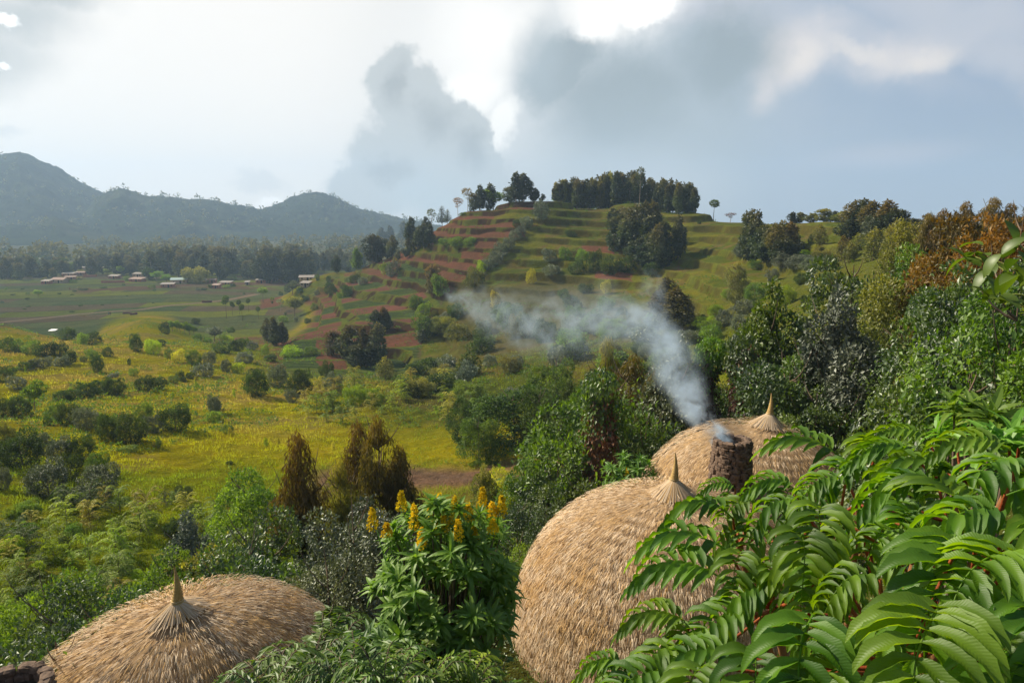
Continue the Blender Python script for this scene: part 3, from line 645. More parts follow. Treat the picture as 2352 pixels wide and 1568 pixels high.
# distant woods in the haze: one mass per belt
def mass(name, pts, hmin, hmax, mat, label, cat, lw=1.0, nl=26, ls=.30):
    Vs = []; cs = []
    for (x, y, z) in pts:
        h = random.uniform(hmin, hmax); k = random.randrange(4)
        lb = np.array(column_lobes(5, .5*lw, .25, .92, random.randrange(999), .22)); kk = rng.integers(0, len(lb), nl); d = rdir(nl)
        P = lb[kk, :3]+d*lb[kk, 3:6]; ax = nrm(d+rdir(nl)); V, _ = leaves(P, ax, rdir(nl, 1), ls, ls*.7)
        Vs.append(V*h+np.array([x, y, z])); cs.append(np.repeat(np.stack([rng.random(nl), P[:, 2], P[:, 2]*0], 1), 4, 0))
    V = np.concatenate(Vs); ob = mesh_np(name, V, np.arange(len(V)).reshape(-1, 4), MATS[mat], np.concatenate(cs)); tag(ob, label, cat, kind='stuff'); return ob
pts = []
for i in range(1500):
    px = random.uniform(-250, 1100); r = random.choice([random.uniform(760, 840), random.uniform(880, 940), random.uniform(1020, 1080), random.uniform(1200, 1280), random.uniform(720, 1330)])
    if vnoise(np.array([px/60.]), np.array([r/55.]), 71)[0] < .48: continue
    x, y, z, _ = atr(px, r); pts.append((x, y, z))
mass('forest', pts, 9, 16, 'euc_leaf', 'blue hazy woods across the plain before the mountains', 'forest')
pts = []
for i in range(1500):
    k = rng.integers(0, len(x2)); 
    if zz[k] > 22: pts.append((x2[k], y2[k], zz[k]-2))
mass('hill_woods', pts, 8, 15, 'euc_dark', 'scattered treetops over the hazy mountains', 'forest', 1.3, 14, .4)

# ---------------------------------------------------------------- village trees and field trees
for x, y, h, w in ((1265, 610, 85, 90), (1355, 600, 105, 85), (1430, 612, 120, 80), (1495, 668, 70, 70), (1740, 668, 160, 120), (1840, 680, 130, 130), (1960, 692, 100, 120), (450, 862, 90, 100), (1785, 757, 50, 80), (860, 575, 120, 130), (950, 590, 60, 80),
                   (200, 580, 70, 60), (710, 570, 170, 160), (240, 655, 40, 30), (530, 662, 40, 60), (930, 655, 40, 60), (860, 692, 40, 90), (1660, 600, 40, 40), (325, 828, 30, 45), (75, 770, 22, 30), (700, 828, 22, 40), (925, 755, 18, 40), (1455, 725, 26, 40)):
    plant('bush' if h < 75 else 'smalltree', 8, x, y, h, w, random.choice(['bush_dark', 'bush_green', 'olive_leaf']), parts=False, group='trees around the village')
plant('bamboo', 9, 430, 695, 180, 300, 'olive_leaf', label='big pale yellow green bamboo clump between the village houses')
for x, y, h, w in ((450, 785, 40, 50), (520, 780, 36, 70), (595, 755, 45, 50), (780, 750, 45, 80), (850, 735, 40, 80), (760, 625, 65, 80), (885, 660, 50, 40), (1500, 690, 90, 80), (1570, 670, 125, 90), (1640, 672, 60, 50), (1855, 668, 90, 50), (1980, 690, 90, 55), (1560, 840, 170, 160), (1650, 820, 80, 70), (1500, 800, 100, 80), (1420, 840, 55, 50), (1320, 895, 40, 50), (1850, 835, 70, 60), (1700, 910, 80, 100), (2030, 840, 110, 110), (2200, 845, 130, 120), (2110, 870, 80, 60), (1820, 1010, 95, 80), (1450, 1150, 90, 110), (1600, 1150, 70, 50), (1735, 1165, 70, 80), (990, 830, 25, 30), (1475, 1065, 35, 35), (420, 1175, 80, 100), (640, 1390, 190, 180), (835, 1275, 75, 80), (445, 1375, 95, 100)):
    plant('bush' if h < 120 else 'smalltree', 9, x, y, h, w, random.choice(['bush_dark', 'bush_dark', 'bush_green', 'bush_grey']), parts=h > 100, group='shrubs at the foot of the terraced hill')
for x, y, h in ((785, 1110, 265), (855, 1080, 165), (935, 1060, 170), (970, 1140, 195), (1045, 1030, 155), (1160, 1130, 160), (1325, 990, 80)): plant('lollipop', 9, x, y, h, None, 'bush_dark', parts=True, group='slender bare-stemmed trees in the crop fields')
plant('lollipop', 9, 1215, 925, 175, 110, 'bush_green', parts=True); plant('smalltree', 9, 1585, 1085, 240, 190, 'olive_leaf'); plant('thintree', 9, 1420, 1030, 150, 100, 'bush_grey')
for x, y, h in ((150, 1265, 130), (200, 1270, 140), (240, 1280, 130), (290, 1290, 140), (350, 1310, 135), (400, 1310, 120)): plant('smalltree', 9, x, y, h, 90, 'bush_green', parts=True, group='row of thin-stemmed young trees at the meadow edge')
for x, y, h, w in ((1270, 1400, 300, 110), (1350, 1440, 350, 150), (1440, 1420, 270, 130)): plant('euc', 9, x, y, h, w, 'euc_leaf')
plant('bush', 9, 60, 1290, 160, 110, 'bush_dark')
for x, y, h, w, m in ((735, 1515, 150, 220, 'bush_dark'), (900, 1500, 170, 180, 'bush_dark'), (800, 1400, 110, 150, 'bush_bright'), (1000, 1440, 110, 120, 'bush_green'), (1090, 1480, 110, 130, 'bush_grey'), (1240, 1530, 140, 80, 'bush_green'), (1550, 1560, 150, 220, 'bush_bright'), (1780, 1540, 110, 160, 'bush_green'), (560, 1390, 60, 90, 'bush_green')): plant('bush', 9, x, y, h, w, m, rmin=180)
# ---------------------------------------------------------------- meadow shrubs (read off the photograph one by one)
for x, y, h, w, m in ((85, 185, 150, 120, 'bush_dark'), (180, 190, 140, 110, 'bush_green'), (330, 215, 150, 150, 'bush_green'), (460, 235, 150, 140, 'bush_dark'), (590, 235, 150, 120, 'bush_dark'), (660, 70, 125, 140, 'bush_dark'), (810, 115, 130, 90, 'bush_green'), (910, 115, 140, 140, 'bush_dark'),
    (1345, 185, 190, 110, 'bush_dark'), (1505, 212, 155, 140, 'bush_bright'), (1580, 130, 70, 80, 'bush_dark'), (960, 385, 190, 110, 'bush_dark'), (905, 250, 90, 100, 'bush_green'), (1060, 235, 110, 80, 'bush_dark'), (1665, 260, 110, 80, 'bush_green'), (1765, 290, 150, 110, 'bush_yellow'), (1900, 320, 170, 130, 'bush_green'),
    (2045, 320, 150, 120, 'bush_grey'), (2000, 430, 140, 170, 'bush_grey'), (2220, 390, 150, 90, 'bush_grey'), (2330, 400, 130, 110, 'bush_bright'), (50, 490, 170, 150, 'bush_dark'), (170, 550, 140, 150, 'bush_grey'), (1270, 320, 80, 30, 'bush_dark'), (240, 365, 90, 100, 'bush_dark'), (320, 350, 110, 100, 'bush_grey'), (430, 340, 110, 130, 'bush_grey'), (600, 330, 110, 130, 'bush_grey'), (690, 310, 150, 110, 'bush_dark'),
    (1415, 575, 160, 150, 'bush_dark'), (1550, 550, 140, 150, 'bush_dark'), (1765, 470, 100, 80, 'bush_dark'), (1870, 455, 80, 80, 'bush_dark'), (1700, 495, 80, 90, 'bush_green'), (60, 830, 190, 170, 'bush_dark'), (210, 810, 200, 190, 'bush_dark'), (600, 670, 120, 140, 'bush_dark'), (730, 665, 140, 150, 'bush_dark'), (860, 640, 170, 190, 'bush_dark'), (990, 600, 150, 150, 'bush_dark'), (1130, 615, 190, 190, 'bush_dark'), (1110, 440, 50, 90, 'bush_grey'), (1310, 430, 80, 80, 'bush_green'),
    (550, 855, 180, 160, 'bush_green'), (680, 890, 200, 180, 'bush_dark'), (855, 960, 250, 210, 'bush_grey'), (1060, 1060, 280, 190, 'bush_dark'), (1280, 1085, 310, 290, 'bush_dark'), (1410, 855, 180, 150, 'bush_green'), (1510, 980, 190, 150, 'bush_grey'), (1725, 960, 265, 260, 'bush_dark'), (2110, 750, 125, 100, 'bush_grey'), (2090, 870, 120, 130, 'bush_green'), (470, 910, 110, 70, 'bush_dark'),
    (230, 1300, 350, 360, 'bush_dark'), (430, 1200, 250, 180, 'bush_grey'), (610, 1240, 230, 200, 'bush_grey'), (800, 1250, 260, 240, 'bush_dark'), (480, 1600, 380, 330, 'bush_grey'), (700, 1440, 260, 200, 'bush_dark'), (980, 1620, 340, 330, 'bush_grey'), (950, 1400, 230, 200, 'bush_green'), (20, 1540, 220, 170, 'bush_grey'), (60, 1120, 260, 160, 'olive_leaf'), (40, 1250, 200, 120, 'bush_grey'),
    (2250, 1290, 40, 60, 'bush_dark'), (1800, 480, 60, 50, 'bush_dark'), (120, 395, 60, 80, 'bush_green'), (820, 280, 50, 60, 'bush_dark'), (2310, 130, 60, 70, 'bush_dark'), (1260, 1160, 60, 160, 'bush_green'), (2230, 980, 90, 110, 'bush_green')):
    plant('bushn' if h > 150 else 'bush', 7, x, y+6, h*1.03, w*1.12, m, parts=h > 130, group='shrubs dotted over the sunny meadow', lean=.08)
plant('smalltree', 7, 345, 775, 300, 215, 'bush_green')
for x, y, h, w, m in ((2390, 1350*0+330, 110, 100, 'bush_bright'),): pass
for x, y, h, w, m in ((1510, 1500, 180, 140, 'bush_dark'), (1630, 1450, 150, 120, 'bush_grey'), (1765, 1505, 175, 140, 'bush_dark'), (1925, 1405, 110, 80, 'bush_dark'), (1960, 1480, 120, 110, 'bush_grey'), (1720, 1545, 90, 80, 'bush_grey'), (1262, 1600, 110, 80, 'bush_grey'), (1590, 1300, 45, 75, 'bush_dark'), (1440, 1310, 70, 110, 'bush_grey'), (2080, 1560, 130, 120, 'bush_bright'), (2200, 1560, 120, 120, 'bush_bright')):
    plant('bushn', 1, x, y, h, w, m, parts=True, group='shrubs on the meadow slope under the hill')
# dark narrow saplings and yellow feathery saplings in the grass
for i in range(26):
    px, py = q.uniform(20, 800), q.uniform(830, 1060)
    plant('sapling', 0, px, py, q.uniform(12, 22), None, q.choice(['bush_green', 'bush_yellow', 'bush_bright', 'bush_dark']), w0=q.uniform(.4, .9), parts=False, label='knee-high sapling poking out of the sunny meadow grass', group='small saplings in the meadow')
for i in range(125):
    t_ = q.random(); px = q.uniform(-30, 420+180*(1-t_)); py = 1160+340*t_
    plant('feather', 0, px, py, q.uniform(32, 88), None, q.choice(['bush_bright', 'bush_bright', 'bush_yellow', 'bush_green', 'bush_dark']), w0=q.uniform(.8, 1.2), parts=False, rmin=24, label='feathery lime green sapling in the thicket on the lower meadow', group='feathery saplings above the roof')
for i in range(46):
    px, py = q.uniform(700, 1130), q.uniform(880, 975)
    plant('feather', 0, px, py, q.uniform(22, 52), None, q.choice(['bush_bright', 'bush_yellow', 'bush_green']), parts=False, label='feathery yellow green sapling in the valley below the terraces', group='feathery saplings in the valley')
# ---------------------------------------------------------------- hill: ridge, top grove, hedge line, slope trees
for x, y, h, m in ((310, 730, 185, 'euc_dark'), (345, 715, 150, 'euc_leaf'), (250, 745, 120, 'euc_dark'), (215, 765, 130, 'bush_green'), (365, 640, 125, 'euc_dark'), (415, 640, 135, 'euc_dark'), (430, 690, 130, 'euc_leaf'), (390, 700, 120, 'euc_dark'), (490, 625, 145, 'euc_dark'), (540, 600, 150, 'euc_dark'), (575, 640, 130, 'euc_leaf'), (620, 500, 100, 'euc_dark'), (610, 640, 150, 'euc_dark'), (650, 620, 120, 'euc_dark'), (520, 690, 110, 'euc_leaf'), (170, 775, 120, 'euc_dark'), (60, 765, 90, 'euc_leaf'), (100, 785, 110, 'euc_dark'), (130, 750, 90, 'euc_dark'), (20, 770, 110, 'euc_leaf'), (280, 700, 60, 'bush_green'), (460, 700, 60, 'bush_grey')):
    plant('euc', 2, x, y, h, h*.5, m, rmin=240, parts=False, group='dark trees down the left ridge of the hill')
for x, y, h in ((655, 530, 135), (590, 500, 60)): plant('thintree', 2, x, y, h, None, 'bush_grey', rmin=240, parts=False)
plant('conifer', 2, 718, 505, 125, 60, 'euc_dark', rmin=240); plant('conifer', 2, 750, 490, 90, 45, 'euc_dark', rmin=240)
plant('thintree', 2, 812, 450, 112, 60, 'autumn_leaf', rmin=240, w0=1); plant('thintree', 2, 868, 425, 140, 70, 'euc_orange', rmin=240); plant('bush', 2, 838, 447, 26, 40, 'bush_green', rmin=240)
for x, y, h, w, m in ((905, 420, 110, 60, 'euc_leaf'), (940, 415, 150, 70, 'euc_dark'), (1000, 405, 155, 80, 'euc_dark'), (1110, 362, 100, 70, 'euc_leaf'), (1150, 358, 172, 90, 'euc_dark'), (1195, 355, 165, 80, 'euc_dark'), (1240, 350, 115, 60, 'euc_dark'), (1265, 350, 80, 40, 'euc_dark'), (1308, 350, 45, 30, 'euc_dark')): plant('euc', 2, x, y, h, w, m, rmin=240)
plant('smalltree', 2, 1020, 415, 125, 130, 'bush_green', rmin=240)
def interp(x, p): return float(np.interp(x, [a[0] for a in p], [a[1] for a in p]))
for i in range(84):
    x = 1362+q.random()**.9*830 if i >= 22 else 1370+i*11; top = interp(x, [(1350, 262), (1400, 240), (1500, 222), (1600, 208), (1700, 185), (1850, 178), (1950, 225), (2060, 232), (2140, 228), (2200, 300)])
    b = interp(x, [(1350, 366), (1700, 362), (1900, 378), (2000, 425), (2080, 445), (2200, 418)]); dp = q.random()
    X_, Y_, Z_, r_ = at(735+x*.3908, 321.6+(b-2)*.3908, 200); r_ += dp*22; X_, Y_, Z_, _ = atr(735+x*.3908, r_)
    tp = top+q.uniform(-14, 34); d = pdir(735+x*.3908, 321.6+tp*.3908); zt = CAM_H+d[2]/math.hypot(d[0], d[1])*r_
    put(pick('grove'), X_, Y_, Z_, max(zt-Z_, 6), q.uniform(.8, 1.25), q.choice(['euc_dark', 'euc_dark', 'euc_leaf', 'euc_leaf', 'olive_leaf']), True, 'slim pale-trunked eucalyptus in the dense grove on the hilltop', 'eucalyptus grove on the hilltop')
plant('thintree', 2, 1862, 300, 150, 60, 'euc_dark', r=300)
for x, y, h, w in ((1300, 465, 120, 95), (1155, 512, 45, 50), (1215, 530, 70, 80), (1180, 560, 60, 60), (1148, 590, 75, 75), (1112, 640, 75, 70), (1065, 690, 100, 90), (1030, 735, 90, 80), (990, 760, 70, 80)): plant('bush', 2, x, y, h, w, 'bush_grey' if h > 50 else 'bush_dark', rmin=170, parts=False, group='grey green shrub hedge running up the hill')
for x, y, h, w, m in ((1730, 650, 210, 100, 'euc_dark'), (1790, 640, 250, 100, 'euc_leaf'), (1850, 690, 310, 120, 'euc_leaf'), (1905, 700, 320, 110, 'euc_dark'), (1955, 710, 330, 120, 'euc_leaf'), (2010, 740, 260, 110, 'euc_dark'), (1760, 560, 150, 90, 'euc_dark'), (1820, 600, 200, 100, 'euc_leaf'), (1890, 600, 220, 110, 'euc_leaf'), (1970, 600, 200, 90, 'euc_leaf'), (1720, 500, 90, 60, 'euc_dark'), (1930, 750, 200, 110, 'euc_dark'), (1980, 760, 260, 110, 'euc_leaf'), (1870, 740, 160, 110, 'euc_dark')): plant('euc', 2, x, y, h, w*1.1, m, rmin=120, group='eucalyptus clump on the front slope of the hill')
plant('euc', 2, 2105, 705, 250, 85, 'euc_leaf', rmin=120)
for x, y, h, w, m in ((950, 785, 85, 60, 'bush_bright'), (910, 880, 130, 100, 'olive_leaf'), (710, 935, 140, 90, 'bush_green'), (1240, 845, 95, 60, 'bush_yellow'), (1035, 990, 120, 60, 'bush_yellow'), (1510, 790, 95, 90, 'bush_dark'), (1440, 705, 85, 70, 'bush_green'), (1350, 725, 85, 80, 'bush_grey'), (1540, 705, 75, 70, 'bush_green'), (1360, 800, 70, 110, 'bush_grey'), (1680, 905, 90, 60, 'bush_yellow'), (1475, 570, 45, 60, 'bush_dark'), (800, 630, 60, 90, 'bush_green'), (880, 615, 50, 80, 'bush_green'), (740, 620, 45, 80, 'bush_green'), (570, 990, 75, 80, 'bush_green'), (610, 1040, 100, 80, 'bush_green'), (545, 990, 90, 60, 'olive_leaf'), (670, 1150, 120, 130, 'bush_dark'), (750, 1060, 60, 80, 'bush_grey'), (430, 800, 100, 90, 'bush_grey'), (390, 790, 80, 70, 'bush_green'), (160, 920, 70, 60, 'bush_dark'), (200, 840, 60, 70, 'bush_dark'), (250, 850, 50, 60, 'bush_grey'), (60, 900, 70, 60, 'bush_dark'), (950, 1250, 110, 150, 'bush_dark'), (1150, 1335, 80, 90, 'bush_grey'), (1390, 1325, 140, 120, 'bush_grey'), (1395, 1450, 120, 130, 'bush_green'), (1255, 1450, 80, 80, 'bush_green'), (625, 1380, 120, 130, 'bush_dark'), (555, 1385, 90, 100, 'bush_dark'), (1000, 1330, 80, 80, 'bush_grey'), (1610, 780, 150, 80, 'bush_dark'), (1700, 790, 120, 110, 'bush_dark'), (1800, 780, 100, 110, 'bush_dark'), (1950, 790, 80, 110, 'bush_dark'), (800, 1050, 100, 100, 'bush_dark'), (1090, 1100, 140, 110, 'bush_green'), (1230, 1160, 170, 130, 'bush_grey'), (1320, 1180, 150, 140, 'bush_dark'), (1150, 1160, 150, 100, 'olive_leaf'), (1600, 1130, 120, 150, 'bush_green'), (960, 1200, 110, 120, 'bush_dark'), (1680, 1000, 90, 100, 'bush_green'), (1480, 1000, 110, 100, 'bush_dark'), (1430, 930, 60, 70, 'bush_dark'), (1560, 900, 60, 90, 'bush_dark')):
    plant('bush', 2, x, y, h, w, m, rmin=80, group='shrubs on the front of the hill')
for x, y, h, w, m in ((665, 905, 175, 90, 'euc_orange'), (375, 1110, 130, 70, 'euc_orange'), (330, 1120, 120, 80, 'euc_dark'), (400, 1120, 100, 60, 'euc_leaf'), (80, 1265, 160, 90, 'euc_orange'), (180, 1290, 220, 110, 'euc_leaf'), (255, 1290, 200, 90, 'euc_orange'), (345, 1310, 235, 110, 'euc_leaf'), (220, 1330, 140, 120, 'euc_dark'), (300, 1340, 150, 100, 'euc_dark')): plant('euc', 2, x, y, h, w, m, rmin=150)
plant('smalltree', 2, 860, 1510, 215, 120, 'silver_leaf', rmin=60)
plant('euc', 2, 2030, 980, 175, 110, 'euc_orange', rmin=100); plant('euc', 2, 2085, 1135, 270, 170, 'euc_orange', rmin=90); plant('euc', 2, 1990, 1120, 250, 130, 'euc_orange', rmin=90); plant('euc', 2, 1925, 1225, 200, 130, 'bush_grey', rmin=80)
# ---------------------------------------------------------------- saddle and right hills
plant('lollipop', 3, 437, 350, 122, 55, 'bush_dark', rmin=150, label='lone thin tree with a small round crown on the saddle skyline')
plant('thintree', 3, 535, 372, 58, 65, 'brown_vine', rmin=150, label='small half-bare tree on the saddle skyline')
plant('bush', 3, 352, 382, 26, 24, 'bush_dark', rmin=150, parts=False)
for x, y, h, w, m in ((640, 600, 310, 110, 'euc_dark'), (685, 600, 290, 110, 'euc_leaf'), (665, 620, 230, 120, 'euc_dark'), (730, 605, 230, 110, 'euc_dark'), (790, 615, 230, 110, 'euc_leaf'), (830, 610, 250, 110, 'euc_orange'), (880, 590, 220, 110, 'euc_orange'), (850, 620, 170, 120, 'euc_dark'), (910, 570, 180, 80, 'euc_dark'), (760, 620, 150, 120, 'euc_dark')): plant('euc', 3, x, y, h, w, m, rmin=100, group='eucalyptus clump in the dip of the skyline')
for x, y, h, w, m in ((905, 372, 68, 50, 'euc_dark'), (950, 375, 65, 60, 'olive_leaf'), (1020, 365, 60, 60, 'olive_leaf'), (1090, 365, 85, 80, 'olive_leaf'), (1158, 362, 65, 60, 'euc_dark'), (1205, 370, 70, 80, 'olive_leaf'), (1270, 450, 210, 120, 'euc_orange'), (1320, 430, 190, 110, 'euc_dark'), (1370, 430, 180, 100, 'euc_orange'), (1455, 450, 205, 120, 'euc_orange'), (1410, 460, 150, 120, 'euc_dark'), (1500, 440, 160, 110, 'euc_dark'), (1550, 430, 130, 90, 'euc_dark'), (1600, 440, 100, 80, 'euc_dark'), (1640, 430, 80, 80, 'euc_orange'), (1700, 430, 110, 70, 'euc_orange'), (1750, 440, 100, 80, 'euc_orange'), (1660, 470, 100, 100, 'euc_dark'), (1560, 490, 120, 110, 'euc_dark'), (1240, 470, 130, 100, 'euc_dark'), (1720, 480, 110, 110, 'euc_dark')): plant('euc', 3, x, y, h, w*1.15, m, rmin=110, group='eucalypts along the skyline of the further hill')
for x, y, h, w, m in ((1345, 495, 140, 120, 'bush_grey'), (1380, 600, 170, 150, 'olive_leaf'), (1195, 600, 130, 90, 'euc_orange'), (1240, 610, 110, 90, 'olive_leaf'), (1500, 610, 220, 130, 'olive_leaf'), (1570, 610, 200, 160, 'olive_leaf'), (1065, 505, 105, 70, 'olive_leaf'), (1020, 495, 50, 40, 'bush_dark'), (1620, 560, 130, 120, 'euc_dark'), (1440, 560, 130, 100, 'olive_leaf'), (1290, 540, 90, 80, 'olive_leaf')): plant('sapling', 3, x, y, h, w, m, rmin=90, group='yellow green trees on the further slope')
for x, y, h, w, m in ((850, 645, 95, 130, 'bush_grey'), (930, 655, 95, 140, 'bush_grey'), (1010, 660, 90, 120, 'bush_grey'), (1100, 660, 90, 120, 'bush_dark'), (970, 640, 80, 120, 'bush_grey'), (960, 740, 80, 100, 'bush_dark'), (1100, 740, 80, 80, 'lush_leaf'), (780, 720, 80, 80, 'bush_grey'), (600, 590, 90, 100, 'bush_grey'), (700, 650, 60, 110, 'bush_green'), (1000, 880, 85, 100, 'bush_dark'), (610, 920, 100, 120, 'bush_grey'), (500, 990, 110, 110, 'bush_grey'), (590, 1010, 100, 110, 'bush_grey'), (680, 830, 110, 130, 'bush_green'), (380, 1000, 80, 130, 'bush_bright'), (420, 1030, 90, 110, 'bush_green'), (180, 1100, 100, 110, 'bush_dark'), (960, 590, 60, 120, 'bush_bright'), (1080, 600, 70, 110, 'olive_leaf'), (450, 930, 80, 100, 'bush_bright'), (520, 830, 60, 80, 'bush_green'), (720, 930, 90, 90, 'bush_yellow'), (860, 860, 120, 110, 'bush_bright')): plant('bushn', 3, x, y, h, w, m, rmin=50, group='shrubs on the further slope')
plant('neareuc', 3, 565, 865, 265, 170, 'olive_leaf', rmin=60)

for i in range(26):
    px, py = q.uniform(-20, 520), q.uniform(1130, 1420); 
    if py > 1230 and px > 420: continue
    plant('bushn', 0, px, py, q.uniform(24, 50), None, q.choice(['bush_dark', 'bush_green', 'bush_bright', 'bush_green']), w0=1.1, parts=False, rmin=26, label='low rounded shrub among the feathery saplings above the low long roof', group='rounded shrubs in the feathery thicket')
# low weeds that nobody could count, over the meadow and the lower hill
px = rng.uniform(-60, 1650, 9000); rr_ = np.exp(rng.uniform(math.log(36), math.log(310), 9000)); aa_ = np.arctan((px-1176)/F); xw, yw = rr_*np.sin(aa_), rr_*np.cos(aa_)
kp = (fbm(xw/14, yw/14, 3, 515) > .50) & ~((np.abs(rr_-63) < 7) & (px > 640)); xw, yw, rr_ = xw[kp], yw[kp], rr_[kp]; zw = height(xw, yw); m_ = 16
cw = np.repeat(np.stack([xw, yw, zw], 1), m_, 0); sz = np.repeat(rng.uniform(.25, .8, len(xw))*np.clip(rr_/90, .7, 1.5), m_)[:, None]; dw = rdir(len(cw), .4); dw[:, 2] = np.abs(dw[:, 2])*.8
V, Fq = leaves(cw+dw*sz*(.5+.5*rng.random((len(cw), 1))), nrm(dw+rdir(len(cw))*.6), rdir(len(cw), .6), sz[:, 0]*.42, sz[:, 0]*.24)
wd_ = mesh_np('meadow_weeds', V, Fq, MATS['bush_green'], np.repeat(np.stack([np.repeat(rng.random(len(xw)), m_)*.7+.3*rng.random(len(cw)), rng.random(len(cw)), rng.random(len(cw))], 1), 4, 0)); tag(wd_, 'low dark green weeds scattered through the meadow grass', 'weeds', kind='stuff')

for i in range(85):
    px, py = q.uniform(880, 1640), q.uniform(735, 935)
    if vnoise(np.array([px/70]), np.array([py/30]), 88)[0] < .33: continue
    plant(q.choice(['bush', 'bush', 'bushn', 'sapling']), 0, px, py, q.uniform(22, 52), None, q.choice(['bush_dark', 'bush_grey', 'bush_green', 'olive_leaf', 'bush_dark']), w0=q.uniform(.9, 1.5), parts=False, rmin=70, label='low scrub bush in the shady valley under the drifting smoke', group='scrub in the valley under the smoke')
# ---------------------------------------------------------------- thatched huts
thm, t, o = M_('thatch')
at_ = t.new('ShaderNodeAttribute', attribute_name='Col'); s = t.new('ShaderNodeSeparateColor'); t.link(at_.outputs['Color'], s.inputs[0])
c = t.mix(s.outputs[0], (.80, .67, .52, 1), (.58, .44, .30, 1)); c = t.mix(s.outputs[1], c, (.55, .33, .10, 1)); c = t.mix(s.outputs[2], c, (.16, .09, .05, 1))
df = t.new('ShaderNodeBsdfDiffuse'); t.link(c, df.inputs[0]); tr = t.new('ShaderNodeBsdfTranslucent'); t.link(c, tr.inputs[0])
mx = t.new('ShaderNodeMixShader'); mx.inputs[0].default_value = .22; t.link(df.outputs[0], mx.inputs[1]); t.link(tr.outputs[0], mx.inputs[2]); t.link(mx.outputs[0], o.inputs[0])
STRAW = plainmat('straw_bed', (.18, .10, .05), (.34, .21, .10), 20, bump=.8)
CONE = plainmat('plaited_straw', (.34, .22, .08), (.52, .37, .16), 14, stretch=(1, 1, 4)); ROPE = plainmat('straw_rope', (.42, .30, .15), (.62, .48, .28), 30)
def dome_fn(cx, cy, zg, a, b, H, wall, rot, ax, ay, tilt=(0, 0), nexp=2.3, hump=None, pin=(.75, .85)):
    """returns f(phi, t): t 0 = apex .. 1 = foot. (ax, ay) apex offset in the rotated unit ellipse"""
    cr, sr = math.cos(rot), math.sin(rot)
    def f(phi, t):
        t = np.clip(t, 0, 1); th = np.minimum(t/.80, 1.0)*math.pi/2
        s = np.sin(th)**(.9); ex, ey = np.cos(phi), np.sin(phi)
        ux = ax*(1-s)+ex*s; uy = ay*(1-s)+ey*s
        rho = np.minimum(np.hypot(ux, uy), 1.0)
        z = H*np.maximum(1-rho**nexp, 0)**(1/nexp)
        low = np.clip((t-.80)/.20, 0, 1); k = 1-.07*low**1.5
        z = z - wall*low
        if hump is not None: hx, hy, hr, hh = hump; z = z+hh*np.exp(-((ux-hx)**2+(uy-hy)**2)/hr**2)
        x = (a*ux*cr-b*uy*sr)*k; y = (a*ux*sr+b*uy*cr)*k
        z = z+tilt[0]*x+tilt[1]*y
        axx = a*ax*cr-b*ay*sr; ayy = a*ax*sr+b*ay*cr
        d = np.hypot(x-axx, y-ayy); z = z+pin[0]*np.exp(-(d/pin[1])**1.0)*np.exp(-(d/1.6)**2)
        return np.stack([cx+x, cy+y, zg+wall+z], -1)
    return f
